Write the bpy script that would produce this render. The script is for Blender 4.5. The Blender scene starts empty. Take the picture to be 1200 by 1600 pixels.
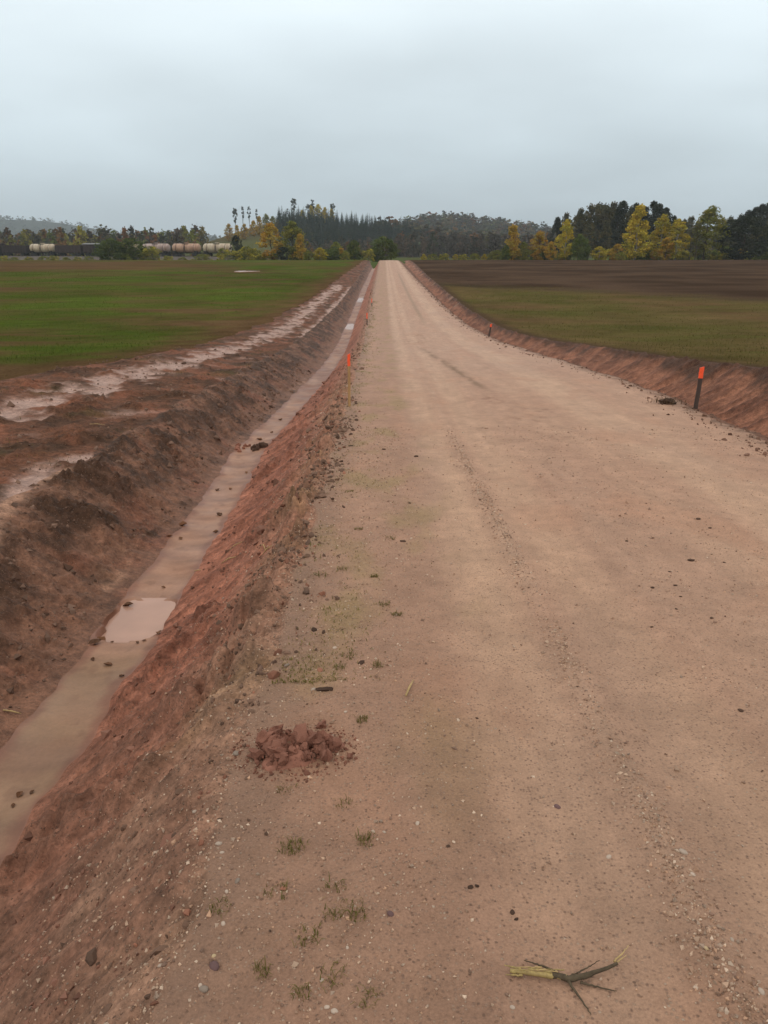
import bpy, bmesh, math, random
import numpy as np
from mathutils import Vector, Matrix, noise as mnoise

random.seed(7)
RNG = np.random.default_rng(7)
SC = bpy.context.scene
COL = SC.collection

# ------------------------------------------------------------------ camera
F_PX, HORIZON, EYE = 1230.0, 390.0, 1.6          # focal length in photo pixels, horizon row, eye height (m)
PITCH = math.atan((800 - HORIZON) / F_PX)
cam_data = bpy.data.cameras.new('camera')
cam = bpy.data.objects.new('camera', cam_data)
COL.objects.link(cam)
cam_data.sensor_fit = 'VERTICAL'
cam_data.sensor_height = 36.0
cam_data.lens = 36.0 * F_PX / 1600.0
cam_data.clip_start = 0.05
cam_data.clip_end = 20000
cam.location = (0, 0, EYE)
cam.rotation_euler = (math.pi / 2 - PITCH, 0, 0)
SC.camera = cam

# ------------------------------------------------------------------ overcast sky
SUN_EL, SUN_ROT = math.radians(48), math.radians(200)
world = bpy.data.worlds.new('World')
SC.world = world
world.use_nodes = True
wn, wl = world.node_tree.nodes, world.node_tree.links
wn.clear()
w_out = wn.new('ShaderNodeOutputWorld')
w_bg = wn.new('ShaderNodeBackground')
w_bg.inputs['Strength'].default_value = 0.10
w_sky = wn.new('ShaderNodeTexSky')
w_sky.sky_type = 'NISHITA'
w_sky.sun_disc = False
w_sky.sun_elevation = SUN_EL
w_sky.sun_rotation = SUN_ROT
w_tc = wn.new('ShaderNodeTexCoord')
w_sep = wn.new('ShaderNodeSeparateXYZ')
wl.new(w_tc.outputs['Generated'], w_sep.inputs[0])
w_ramp = wn.new('ShaderNodeValToRGB')           # stratus layer: bright overhead, dimmer to the horizon
els = w_ramp.color_ramp.elements
els[0].position = 0.0
els[0].color = (0.52, 0.605, 0.66, 1)
els[1].position = 1.0
els[1].color = (1.12, 1.09, 1.05, 1)
for p_, c_ in ((0.03, (0.50, 0.585, 0.64)), (0.10, (0.62, 0.715, 0.765)), (0.24, (0.895, 1.0, 1.05)), (0.5, (1.02, 1.05, 1.05))):
    e_ = els.new(p_)
    e_.color = (*c_, 1)
wl.new(w_sep.outputs['Z'], w_ramp.inputs[0])
# cloud cover seen in perspective: direction divided by height
w_add = wn.new('ShaderNodeMath'); w_add.operation = 'ADD'; w_add.inputs[1].default_value = 0.16
w_max = wn.new('ShaderNodeMath'); w_max.operation = 'MAXIMUM'; w_max.inputs[1].default_value = 0.0
wl.new(w_sep.outputs['Z'], w_max.inputs[0]); wl.new(w_max.outputs[0], w_add.inputs[0])
w_div = wn.new('ShaderNodeVectorMath'); w_div.operation = 'DIVIDE'
w_cmb = wn.new('ShaderNodeCombineXYZ')
for k in range(3):
    wl.new(w_add.outputs[0], w_cmb.inputs[k])
wl.new(w_tc.outputs['Generated'], w_div.inputs[0]); wl.new(w_cmb.outputs[0], w_div.inputs[1])
w_noise = wn.new('ShaderNodeTexNoise')
w_noise.inputs['Scale'].default_value = 0.75
w_noise.inputs['Detail'].default_value = 4
w_noise.inputs['Roughness'].default_value = 0.45
wl.new(w_div.outputs[0], w_noise.inputs['Vector'])
w_map = wn.new('ShaderNodeMapRange')
w_map.inputs['From Min'].default_value = 0.3; w_map.inputs['From Max'].default_value = 0.7
w_map.inputs['To Min'].default_value = 0.86; w_map.inputs['To Max'].default_value = 1.14
wl.new(w_noise.outputs['Fac'], w_map.inputs['Value'])
w_mul = wn.new('ShaderNodeVectorMath'); w_mul.operation = 'SCALE'
wl.new(w_ramp.outputs['Color'], w_mul.inputs[0]); wl.new(w_map.outputs[0], w_mul.inputs['Scale'])
w_ten = wn.new('ShaderNodeVectorMath'); w_ten.operation = 'SCALE'; w_ten.inputs['Scale'].default_value = 10.4
wl.new(w_mul.outputs[0], w_ten.inputs[0])
w_mix = wn.new('ShaderNodeMixRGB'); w_mix.inputs['Fac'].default_value = 0.95
wl.new(w_sky.outputs['Color'], w_mix.inputs['Color1']); wl.new(w_ten.outputs[0], w_mix.inputs['Color2'])
wl.new(w_mix.outputs[0], w_bg.inputs['Color'])
wl.new(w_bg.outputs[0], w_out.inputs['Surface'])

sun_d = bpy.data.lights.new('sun', 'SUN')
sun_d.energy = 0.55
sun_d.angle = math.radians(25)
sun_d.color = (1.0, 0.95, 0.88)
sun = bpy.data.objects.new('sun', sun_d)
COL.objects.link(sun)
sun_dir = Vector((math.sin(SUN_ROT) * math.cos(SUN_EL), math.cos(SUN_ROT) * math.cos(SUN_EL), math.sin(SUN_EL)))
sun.rotation_euler = sun_dir.to_track_quat('Z', 'Y').to_euler()

SC.view_settings.view_transform = 'Standard'
SC.view_settings.look = 'None'
SC.view_settings.exposure = 0.0
SC.view_settings.gamma = 1.0
SC.cycles.use_denoising = True
SC.cycles.max_bounces = 6
SC.cycles.diffuse_bounces = 3
SC.cycles.volume_bounces = 2

# ------------------------------------------------------------------ helpers
PERM = np.random.default_rng(99).permutation(256)
PERM = np.concatenate([PERM, PERM, PERM])
GA = np.random.default_rng(5).random(256) * 2 * np.pi
GX, GY = np.cos(GA), np.sin(GA)


def pnoise(x, y):
    xi = np.floor(x).astype(np.int64); yi = np.floor(y).astype(np.int64)
    xf = x - xi; yf = y - yi
    xi &= 255; yi &= 255
    u = xf * xf * xf * (xf * (xf * 6 - 15) + 10)
    v = yf * yf * yf * (yf * (yf * 6 - 15) + 10)

    def g(ix, iy, dx, dy):
        h = PERM[PERM[ix] + iy] & 255
        return GX[h] * dx + GY[h] * dy
    x1 = (xi + 1) & 255; y1 = (yi + 1) & 255
    a = g(xi, yi, xf, yf); b = g(x1, yi, xf - 1, yf)
    c = g(xi, y1, xf, yf - 1); d = g(x1, y1, xf - 1, yf - 1)
    return ((a + u * (b - a)) + v * ((c + u * (d - c)) - (a + u * (b - a)))) * 1.4


def fbm(x, y, octv=4, gain=0.5):
    s = 0; a = 1.0; t = 0
    for k in range(octv):
        s = s + a * pnoise(x * 2 ** k + 17.3 * k, y * 2 ** k - 9.1 * k)
        t += a; a *= gain
    return s / t


def worley(x, y, seed=0, jit=.9):
    """clod-like bumps: distance to the nearest of jittered cell points, with a random size per cell"""
    xi = np.floor(x).astype(np.int64); yi = np.floor(y).astype(np.int64)
    best = np.zeros(x.shape)
    for ox in (-1, 0, 1):
        for oy in (-1, 0, 1):
            cx, cy = xi + ox, yi + oy
            h = PERM[(PERM[(cx + seed * 31) & 255] + cy) & 255]
            h2 = PERM[h + 101]; h3 = PERM[h + 203]
            dx = cx + .5 + jit * (h / 255. - .5) - x; dy = cy + .5 + jit * (h2 / 255. - .5) - y
            rr = .25 + .55 * (h3 / 255.)
            best = np.maximum(best, rr * np.sqrt(np.clip(1 - (dx * dx + dy * dy) / (rr * rr), 0, 1)))
    return best


def sstep(a, b, v):
    t = np.clip((v - a) / (b - a), 0, 1)
    return t * t * (3 - 2 * t)


def lerp3(c0, c1, m):
    return np.asarray(c0) * (1 - m[..., None]) + np.asarray(c1) * m[..., None]


def tag(o, label=None, cat=None, group=None, kind=None):
    if label: o['label'] = label
    if cat: o['category'] = cat
    if group: o['group'] = group
    if kind: o['kind'] = kind
    return o


def empty(name, loc, rz=0.0, scale=1.0):
    o = bpy.data.objects.new(name, None)
    o.empty_display_size = 0.1
    COL.objects.link(o)
    o.location = loc
    o.rotation_euler = (0, 0, rz)
    o.scale = (scale,) * 3 if not hasattr(scale, '__len__') else scale
    return o


def obj(name, me, parent=None, loc=None, rot=None, scale=None):
    o = bpy.data.objects.new(name, me)
    COL.objects.link(o)
    if parent is not None: o.parent = parent
    if loc is not None: o.location = loc
    if rot is not None: o.rotation_euler = rot
    if scale is not None: o.scale = (scale,) * 3 if not hasattr(scale, '__len__') else scale
    return o


def mesh_np(name, V, Fc, mat=None, col=None, rough=None, smooth=False):
    """V (n,3); Fc (m,k) with one k for all faces"""
    V = np.asarray(V, dtype=np.float32); Fc = np.asarray(Fc, dtype=np.int32)
    me = bpy.data.meshes.new(name)
    n, m, k = len(V), len(Fc), Fc.shape[1]
    me.vertices.add(n); me.vertices.foreach_set('co', V.ravel())
    me.loops.add(m * k); me.loops.foreach_set('vertex_index', Fc.ravel())
    me.polygons.add(m)
    me.polygons.foreach_set('loop_start', np.arange(0, m * k, k, dtype=np.int32))
    me.polygons.foreach_set('loop_total', np.full(m, k, dtype=np.int32))
    me.polygons.foreach_set('use_smooth', np.full(m, smooth))
    me.update(calc_edges=True)
    if col is not None:
        a = me.attributes.new('col', 'FLOAT_COLOR', 'POINT')
        c4 = np.ones((n, 4), dtype=np.float32); c4[:, :3] = col
        a.data.foreach_set('color', c4.ravel())
    if rough is not None:
        a = me.attributes.new('rough', 'FLOAT', 'POINT')
        a.data.foreach_set('value', np.asarray(rough, dtype=np.float32).ravel())
    if mat: me.materials.append(mat)
    return me


def mat_new(name):
    m = bpy.data.materials.new(name)
    m.use_nodes = True
    nt = m.node_tree
    b = nt.nodes['Principled BSDF']
    return m, nt, b


def n_noise(nt, scale, detail=3, rough=0.55, vec=None):
    n = nt.nodes.new('ShaderNodeTexNoise')
    n.inputs['Scale'].default_value = scale
    n.inputs['Detail'].default_value = detail
    n.inputs['Roughness'].default_value = rough
    if vec is not None: nt.links.new(vec, n.inputs['Vector'])
    return n


def n_range(nt, src, a, b, c, d):
    n = nt.nodes.new('ShaderNodeMapRange')
    n.inputs['From Min'].default_value = a; n.inputs['From Max'].default_value = b
    n.inputs['To Min'].default_value = c; n.inputs['To Max'].default_value = d
    nt.links.new(src, n.inputs['Value'])
    return n


def n_scale(nt, colsock, facsock):
    n = nt.nodes.new('ShaderNodeVectorMath'); n.operation = 'SCALE'
    nt.links.new(colsock, n.inputs[0]); nt.links.new(facsock, n.inputs['Scale'])
    return n


def mat_soil(name, grit=0.0, fine=90.0, bump=0.006, var=0.35, spec=0.3, mid=.4):
    """surface colour from the soil map, grain, grit specks and fine relief from nodes"""
    m, nt, b = mat_new(name)
    at = nt.nodes.new('ShaderNodeAttribute'); at.attribute_name = 'col'
    ar = nt.nodes.new('ShaderNodeAttribute'); ar.attribute_name = 'rough'
    geo = nt.nodes.new('ShaderNodeNewGeometry')
    pos = geo.outputs['Position']
    n1 = n_noise(nt, fine, 5, 0.7, pos)
    n2 = n_noise(nt, 9.0, 4, 0.6, pos)
    r1 = n_range(nt, n1.outputs['Fac'], 0.25, 0.75, 1 - var, 1 + var)
    r2 = n_range(nt, n2.outputs['Fac'], 0.3, 0.7, 1 - mid * var, 1 + mid * var)
    s1 = n_scale(nt, at.outputs['Color'], r1.outputs[0])
    s2 = n_scale(nt, s1.outputs[0], r2.outputs[0])
    colour = s2.outputs[0]
    height = n1.outputs['Fac']
    if grit > 0:
        vo = nt.nodes.new('ShaderNodeTexVoronoi'); vo.inputs['Scale'].default_value = 105.0
        nt.links.new(pos, vo.inputs['Vector'])
        sep = nt.nodes.new('ShaderNodeSeparateColor'); nt.links.new(vo.outputs['Color'], sep.inputs[0])
        pick = n_range(nt, sep.outputs[0], 1 - grit, 1 - grit + 0.02, 0, 1)
        near = n_range(nt, vo.outputs['Distance'], 0.15, 0.55, 1, 0)
        mu = nt.nodes.new('ShaderNodeMath'); mu.operation = 'MULTIPLY'
        nt.links.new(pick.outputs[0], mu.inputs[0]); nt.links.new(near.outputs[0], mu.inputs[1])
        rp = nt.nodes.new('ShaderNodeValToRGB')
        e = rp.color_ramp.elements
        e[0].color = (0.15, 0.088, 0.06, 1); e[1].color = (0.42, 0.31, 0.23, 1)
        for p_, c_ in ((0.3, (0.22, 0.13, 0.09)), (0.6, (0.29, 0.18, 0.125)), (0.93, (0.33, 0.22, 0.15))):
            q = e.new(p_); q.color = (*c_, 1)
        nt.links.new(sep.outputs[1], rp.inputs[0])
        mx = nt.nodes.new('ShaderNodeMixRGB')
        nt.links.new(mu.outputs[0], mx.inputs['Fac']); nt.links.new(colour, mx.inputs['Color1']); nt.links.new(rp.outputs[0], mx.inputs['Color2'])
        colour = mx.outputs[0]
        ad = nt.nodes.new('ShaderNodeMath'); ad.operation = 'MULTIPLY_ADD'
        nt.links.new(mu.outputs[0], ad.inputs[0]); ad.inputs[1].default_value = 0.7; nt.links.new(height, ad.inputs[2])
        height = ad.outputs[0]
    nt.links.new(colour, b.inputs['Base Color'])
    nt.links.new(ar.outputs['Fac'], b.inputs['Roughness'])
    b.inputs['Specular IOR Level'].default_value = spec
    bp = nt.nodes.new('ShaderNodeBump')
    bp.inputs['Strength'].default_value = 0.85; bp.inputs['Distance'].default_value = bump
    nt.links.new(height, bp.inputs['Height']); nt.links.new(bp.outputs[0], b.inputs['Normal'])
    return m


def mat_plain(name, c, rough=0.8, var=0.25, scale=12.0, spec=0.3, bump=0.0, obj_rand=0.0, metal=0.0):
    m, nt, b = mat_new(name)
    tc = nt.nodes.new('ShaderNodeTexCoord')
    n1 = n_noise(nt, scale, 4, 0.6, tc.outputs['Object'])
    r1 = n_range(nt, n1.outputs['Fac'], 0.25, 0.75, 1 - var, 1 + var)
    rgb = nt.nodes.new('ShaderNodeRGB'); rgb.outputs[0].default_value = (*c, 1)
    s1 = n_scale(nt, rgb.outputs[0], r1.outputs[0])
    out = s1.outputs[0]
    if obj_rand > 0:
        oi = nt.nodes.new('ShaderNodeObjectInfo')
        r2 = n_range(nt, oi.outputs['Random'], 0, 1, 1 - obj_rand, 1 + obj_rand)
        out = n_scale(nt, out, r2.outputs[0]).outputs[0]
    nt.links.new(out, b.inputs['Base Color'])
    b.inputs['Roughness'].default_value = rough
    b.inputs['Specular IOR Level'].default_value = spec
    b.inputs['Metallic'].default_value = metal
    if bump > 0:
        bp = nt.nodes.new('ShaderNodeBump'); bp.inputs['Strength'].default_value = 0.7; bp.inputs['Distance'].default_value = bump
        nt.links.new(n1.outputs['Fac'], bp.inputs['Height']); nt.links.new(bp.outputs[0], b.inputs['Normal'])
    return m


def mat_attr(name, rough=0.85, spec=0.2, trans=0.0, obj_rand=0.0):
    """colour from the 'col' attribute (leaf by leaf, stone by stone), optional thin-leaf translucency"""
    m, nt, b = mat_new(name)
    at = nt.nodes.new('ShaderNodeAttribute'); at.attribute_name = 'col'
    out = at.outputs['Color']
    if obj_rand > 0:
        oi = nt.nodes.new('ShaderNodeObjectInfo')
        r2 = n_range(nt, oi.outputs['Random'], 0, 1, 1 - obj_rand, 1 + obj_rand)
        out = n_scale(nt, out, r2.outputs[0]).outputs[0]
    nt.links.new(out, b.inputs['Base Color'])
    b.inputs['Roughness'].default_value = rough
    b.inputs['Specular IOR Level'].default_value = spec
    if trans > 0:
        tr = nt.nodes.new('ShaderNodeBsdfTranslucent'); nt.links.new(out, tr.inputs['Color'])
        mx = nt.nodes.new('ShaderNodeMixShader'); mx.inputs[0].default_value = trans
        nt.links.new(b.outputs[0], mx.inputs[1]); nt.links.new(tr.outputs[0], mx.inputs[2])
        nt.links.new(mx.outputs[0], nt.nodes['Material Output'].inputs['Surface'])
    return m


# ------------------------------------------------------------------ terrain: long profile and break lines
PY = np.array([-30, -10, 0, 11.5, 14, 20, 30, 42, 58, 77, 110, 150, 185, 205, 230, 300, 420, 9000.])
PZ = np.array([1.4, .6, 0, -.69, -.80, -1.14, -1.75, -2.15, -2.22, -2.15, -1.95, -1.45, -1.05, -.95, -1.25, -1.75, -1.9, -1.9])
_yy = np.linspace(-30, 600, 6301)
_zz = np.interp(_yy, PY, PZ)
_k = np.hanning(61); _k /= _k.sum()
_zs = np.convolve(np.pad(_zz, 30, mode='edge'), _k, 'valid')


def P(y):
    return np.interp(y, _yy, _zs)


def ground_at(px, py, dz=0.0):
    """photo pixel -> point on the ground that lies dz above the road's long profile"""
    xc = (px - 600) / F_PX; yc = (800 - py) / F_PX
    d = (xc, math.cos(PITCH) + yc * math.sin(PITCH), -math.sin(PITCH) + yc * math.cos(PITCH))
    t = np.concatenate([np.linspace(.5, 20, 6000), np.linspace(20, 330, 12000)])
    z = EYE + t * d[2] - P(t * d[1]) - dz
    i = int(np.argmax(z < 0))
    return t[i] * d[0], t[i] * d[1]


def line(pts):
    a = np.array(pts, float)
    yl = np.linspace(-30, 260, 5801)
    xl = np.interp(yl, a[:, 1], a[:, 0])
    k = np.hanning(41); k /= k.sum()
    xl = np.convolve(np.pad(xl, 20, mode='edge'), k, 'valid')
    return lambda y: np.interp(y, yl, xl)


n1d = lambda y, s, seed: pnoise(np.asarray(y) * s + seed * 13.7, np.full(np.shape(y), seed * 7.31))
L_XL = line([(-.55, -5), (-.54, 1.3), (-.50, 2.4), (-.50, 3.5), (-.52, 4.6), (-.54, 6.7), (-.57, 10.6), (-.64, 18), (-.9, 41), (-1.03, 77), (-1.07, 172), (-1.1, 220)])
L_XBR = line([(-1.72, -5), (-1.75, 3.8), (-1.74, 5.4), (-1.8, 6.8), (-1.84, 8), (-1.86, 9.2), (-2.05, 13), (-1.97, 17), (-1.86, 24), (-1.8, 37), (-1.98, 57), (-2.05, 101), (-1.85, 191), (-1.85, 220)])
L_XBL = line([(-2.2, -5), (-2.2, 3.8), (-2.22, 5.4), (-2.26, 6.8), (-2.29, 7.8), (-2.35, 9.2), (-2.56, 13), (-2.47, 17), (-2.43, 24), (-2.37, 37), (-2.5, 57), (-2.72, 101), (-2.4, 191), (-2.4, 220)])
L_XT = line([(-3.0, -5), (-2.95, 3), (-2.95, 5.3), (-3.04, 7.4), (-3.05, 10.6), (-3.12, 14), (-3.2, 23.5), (-3.25, 43), (-3.0, 68), (-3.1, 117), (-3.2, 177), (-3.2, 220)])
L_XG = line([(-8.2, -5), (-7.9, 12), (-7.7, 17), (-7.2, 20), (-6.5, 26), (-6.4, 40), (-5.95, 63), (-5.8, 116), (-5.0, 180), (-4.8, 220)])
L_XR = line([(4.4, -5), (4.45, 5), (4.52, 9), (4.74, 12.2), (4.84, 15.3), (4.78, 22), (4.52, 32), (4.33, 45), (4.26, 64), (4.22, 83), (4.1, 117), (3.67, 182), (3.6, 220)])
L_XRT = line([(7.2, -5), (7.2, 5), (7.0, 14.5), (6.95, 19), (6.75, 28), (5.95, 36), (5.7, 55), (5.95, 95), (6.4, 169), (6.4, 220)])
ZRT = lambda y: np.interp(y, [-5, 5, 14.5, 19, 28, 36, 55, 95, 169, 220], [.7, .6, .37, .22, .10, 0, 0, .08, .1, .1])
DEPTH_L, DEPTH_R, XT_DROP = 0.9, 0.5, 0.22

# rows: fine near the camera, coarser with distance
rows = list(np.arange(-5, 0.6, 0.12))
y = 0.6
while y < 226:
    rows.append(y); y += max(0.009, y * (0.0056 if y < 18 else 0.0105))
Y = np.array(rows)
NR = len(Y)
wob = lambda s, a, seed: a * (n1d(Y, s, seed) + 0.5 * n1d(Y, s * 3.1, seed + 1))
xl = L_XL(Y) + wob(1.1, .05, 1)
xbr = L_XBR(Y) + wob(1.6, .045, 3)
xbl = L_XBL(Y) + wob(1.5, .055, 5)
xt = L_XT(Y) - .55 + wob(.7, .16, 7)
xg = L_XG(Y) + wob(.3, .45, 9)
xr = L_XR(Y) + wob(.8, .10, 11)
xrt = L_XRT(Y) + wob(.7, .15, 13)
xrb = xr + 0.42 * (xrt - xr)

SEG = []   # (x array (NR,nc), t array)


def seg(xa, xb, tt):
    return xa[:, None] * (1 - tt)[None] + xb[:, None] * tt[None]


far = np.full(NR, 1.0)
t_fieldL = 1 - np.linspace(1, 0, 95) ** 4.0
t_strip = np.linspace(0, 1, 115)
t_bankL = np.linspace(0, 1, 105)
t_floor = np.linspace(0, 1, 40)
t_bankR = np.linspace(0, 1, 105)
t_road = np.concatenate([np.linspace(0, .36, 150)[:-1], np.linspace(.36, 1, 100)])
t_r1 = np.linspace(0, 1, 30)
t_r2 = np.linspace(0, 1, 75)
t_fieldR = np.linspace(0, 1, 95) ** 4.0
segs = [('fieldL', -280 * far, xg, t_fieldL), ('strip', xg, xt, t_strip), ('bankL', xt, xbl, t_bankL), ('floor', xbl, xbr, t_floor),
        ('bankR', xbr, xl, t_bankR), ('road', xl, xr, t_road), ('ditchR', xr, xrb, t_r1), ('ditchR2', xrb, xrt, t_r2), ('fieldR', xrt, 280 * far, t_fieldR)]
Pz = P(Y)[:, None]
# pools in the ditch: (y0, y1, level below the profile at y1)
POOLS = [(5.40, 6.28, 0.012), (50.0, 54.0, 0.012), (76.0, 84.0, 0.012)]
pool_z = lambda y0, y1, lv: float(min(P(y0), P(y1))) - DEPTH_L - lv
pale_lines = []
for pts, w in (([(0, 645), (150, 600), (300, 562), (430, 520), (500, 470), (530, 446)], 0.62), ([(-60, 850), (0, 790), (60, 750), (118, 722)], 0.30),
               ([(330, 610), (400, 585), (460, 545)], 0.30), ([(470, 520), (520, 480), (550, 445)], 0.40)):
    pale_lines.append((np.array([ground_at(a, b, -.27 if pts[0][0] < 0 else -.03) for a, b in pts]), w))


def dist_poly(X, Yv, pl):
    d = np.full(X.shape, 1e9)
    for (x0, y0), (x1, y1) in zip(pl[:-1], pl[1:]):
        dx, dy = x1 - x0, y1 - y0
        t = np.clip(((X - x0) * dx + (Yv - y0) * dy) / (dx * dx + dy * dy), 0, 1)
        d = np.minimum(d, np.hypot(X - x0 - t * dx, Yv - y0 - t * dy))
    return d


TINT = {'strip': (1.30, 1.03, .90), 'bankL': (1.08, .86, .72), 'floor': (.88, .68, .57), 'bankR': (1.48, 1.14, 1.02), 'road': (1.09, .975, .89), 'ditchR': (1.1, .95, .85), 'ditchR2': (1.1, .95, .85)}
parts = {}
for name, xa, xb, tt in segs:
    X = seg(xa, xb, tt)
    T = np.broadcast_to(tt[None], X.shape)
    YY = np.broadcast_to(Y[:, None], X.shape)
    Zb = np.broadcast_to(Pz, X.shape).copy()
    damp = np.clip(8.0 / np.maximum(YY, 8.0), 0.15, 1)          # fine relief thins out where rows are coarse
    R = np.full(X.shape, 0.85)
    clump = fbm(X * 5.0, YY * 5.0, 4, .6)
    lump = np.abs(fbm(X * 9.0 + 40, YY * 9.0, 3, .6))
    wx, wy = X + .05 * pnoise(X * 6, YY * 6), YY + .05 * pnoise(X * 6 + 30, YY * 6)
    if name in ('strip', 'bankL', 'bankR', 'ditchR', 'ditchR2', 'road'):
        cl1 = worley(wx * 6.5, wy * 6.5, 1) ** 1.5
        cl2 = worley(wx * 15., wy * 15., 2) ** 1.5
        cl3 = worley(wx * 2.6, wy * 2.6, 3) ** 1.5
        cpat = sstep(-.12, .3, fbm(X * 1.3 + 11, YY * 1.1, 3))
    if name == 'fieldL':
        d = X - xg[:, None]
        Z = Zb + 0.06 + 0.05 * fbm(X * .35, YY * .35, 3) + 0.02 * clump * damp
        Z += 0.10 * fbm(X * .03, YY * .04, 2) - 2.5 * sstep(-240, -280, X)
        Z = np.where(T >= 1, Zb + 0.04, Z)
        g = 0.46 + 1.5 * fbm(X / 15., YY / 8., 4) + 0.45 * fbm(X / 2.2, YY / 1.6, 3)
        band = np.exp(-((YY - 23.0 - 0.10 * (X + 12)) / 2.0) ** 2) * sstep(-9, -13, X)
        band2 = np.exp(-((YY - 150) / 14.0) ** 2) * (X < -25)
        g = g + .38 * fbm(X / 9., YY / 1.1, 3) - 1.5 * band - 1.1 * np.exp(-((YY - 160) / 30.) ** 2) * sstep(-30, -60, X + 12 * fbm(X / 20., YY / 12., 2)) - 0.5 * band2 - 0.5 * np.exp(-((YY - 19) / 2.5) ** 2) * sstep(-.1, .3, fbm(X / 4., YY / 2., 2)) - 0.6 * sstep(.05, .4, fbm(X / 12. + 5, YY / 7., 3)) * sstep(120, 40, YY) + 0.25
        g = g * sstep(0.2, -3.6, d + 2.2 * fbm(X * .5, YY * .4, 4))
        g = np.clip(g, 0, 1)
        C = lerp3((.096, .057, .028), (.060, .082, .0135), g)
        C = C * (1 + 0.25 * fbm(X / 30., YY / 20., 2) + .40 * fbm(X / 6., YY / 6., 4) + .35 * fbm(X / 1.2, YY / 1.6, 3))[..., None]
        parts['_greenL'] = (X, g)
    elif name == 'strip':
        w = xt[:, None] - xg[:, None]
        bumps = 0.05 * clump + 0.03 * lump + cpat * (.12 * cl1 + .08 * cl2) + .05 * cl3 * cpat
        edge = np.minimum(T, 1 - T)
        Z = Zb + 0.04 * (1 - T) + sstep(0, .05, edge) * (bumps * (0.35 + 0.65 * damp) + 0.05 * fbm(X * .9, YY * .6, 3))
        Zb = Zb - XT_DROP * sstep(.20, 1.0, T)
        pale = np.zeros(X.shape)
        for pl, wd in pale_lines:
            dd = dist_poly(X, YY, pl)
            pale = np.maximum(pale, np.exp(-(dd / wd) ** 2))
        pn = fbm(X * 1.4 + 3, YY * .9, 4)
        pn2 = fbm(X * 2.4 + 3, YY * 1.6, 4)
        pale = sstep(.30, .85, pale * .76 + 1.0 * pn + .7 * pn2) * sstep(.03, .4, pale)
        pale = np.maximum(pale, 0.5 * sstep(.18, .5, fbm(X * .8 + 9, YY * .9, 4)))
        bumps = bumps * (1 - .7 * pale)
        Z = Zb + 0.04 * (1 - T) + sstep(0, .05, edge) * (bumps * (0.45 + 0.55 * damp) + 0.05 * fbm(X * .9, YY * .6, 3))
        Z -= 0.03 * pale
        C = lerp3((.115, .062, .040), (.052, .034, .023), np.clip(.5 + 1.8 * fbm(X * 1.1, YY * .9, 4) + .6 * clump, 0, 1))
        C = lerp3(C, (.16, .078, .050), .8 * sstep(.0, .35, fbm(X * .8 + 20, YY * .8, 4)))
        C = lerp3(C, (.285, .225, .20), pale)
        gs = sstep(.15, .5, fbm(X * .9 + 60, YY * .6, 3)) * 0.35
        C = lerp3(C, (.06, .065, .022), gs * (1 - pale))
        R = 0.85 - 0.3 * pale
    elif name == 'bankL':
        s = 0.30 * T + 0.70 * sstep(-.02, 1.06, T)
        s = (s - s[:, :1]) / (s[:, -1:] - s[:, :1])
        Z = Zb - XT_DROP - (DEPTH_L - XT_DROP) * s
        env = sstep(0, .1, T) * sstep(1, .8, T)
        gul = fbm(X * 1.2 + 2, YY * 2.4, 3)
        pl2 = np.exp(-(dist_poly(X, YY, pale_lines[1][0]) / .24) ** 2)
        env = env * (1 - .85 * sstep(.15, .6, pl2))
        Z += env * ((0.06 * clump + 0.05 * lump - .03 + (.15 * cl1 + .12 * cl2 + .05 * cl3) * (.3 + .7 * cpat) * sstep(1.0, .55, T)) * (0.5 + 0.5 * damp) + 0.055 * gul)
        dark = np.clip(0.70 - 0.90 * T + 2.1 * fbm(X * 1.8, YY * 1.1, 4) + .8 * clump + .25 * cpat, 0, 1)
        C = lerp3((.178, .108, .078), (.062, .039, .027), dark)
        red = sstep(.05, .4, fbm(X * 1.1 + 30, YY * .8, 3))
        C = lerp3(C, (.185, .088, .060), red * (1 - dark) * .7)
        pale = sstep(.28, .5, fbm(X * 2.2 + 10, YY * 1.3 + 5, 3)) * (1 - dark)
        C = lerp3(C, (.34, .235, .175), pale * .55)
        pl2 = np.exp(-(dist_poly(X, YY, pale_lines[1][0]) / .24) ** 2)
        pl2 = sstep(.35, .95, pl2 + .5 * fbm(X * 2.6 + 3, YY * 3.0, 4)) * sstep(.8, .45, T)
        C = lerp3(C, (.055, .034, .023), .75 * np.clip(1.5 * np.exp(-((T - .42) / .17) ** 2) * sstep(-.25, .35, fbm(X * 2.4 + 33, YY * 1.7, 4) + .4 * clump), 0, 1))
        C = lerp3(C, (.36, .25, .19), pl2 * .8)
        R = 0.8 - 0.15 * T
    elif name == 'floor':
        Z = Zb - DEPTH_L - 0.02 * np.sin(np.pi * T) + 0.010 * fbm(X * 2, YY * 1.2, 3) * np.sin(np.pi * T) + 0.003 * clump * damp
        C = lerp3((.40, .272, .195), (.29, .185, .13), np.clip(.5 + 1.9 * fbm(X * 1.3, YY * 2.2, 4), 0, 1))
        C = lerp3(C, (.235, .128, .085), sstep(14, 22, YY) * sstep(.15, -.15, fbm(X * .8, YY * .5 + 3, 3)) * .8)
        C = lerp3(C, (.285, .215, .145), sstep(5.4, 4.9, YY) * .85)
        C = lerp3(C, (.25, .165, .115), .6 * sstep(.05, .3, fbm(X * .9 + 3, YY * 1.4, 3)) * sstep(4.8, 4.0, YY))
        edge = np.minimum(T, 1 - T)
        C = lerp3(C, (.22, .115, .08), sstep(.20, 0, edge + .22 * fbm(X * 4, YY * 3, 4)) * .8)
        C = C * (1 + .35 * fbm(X * .9, YY * 4.5, 4))[..., None]
        st = sstep(.2, .4, fbm(X * 6, YY * 5, 3))
        C = lerp3(C, (.16, .095, .065), st * .35)
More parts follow.
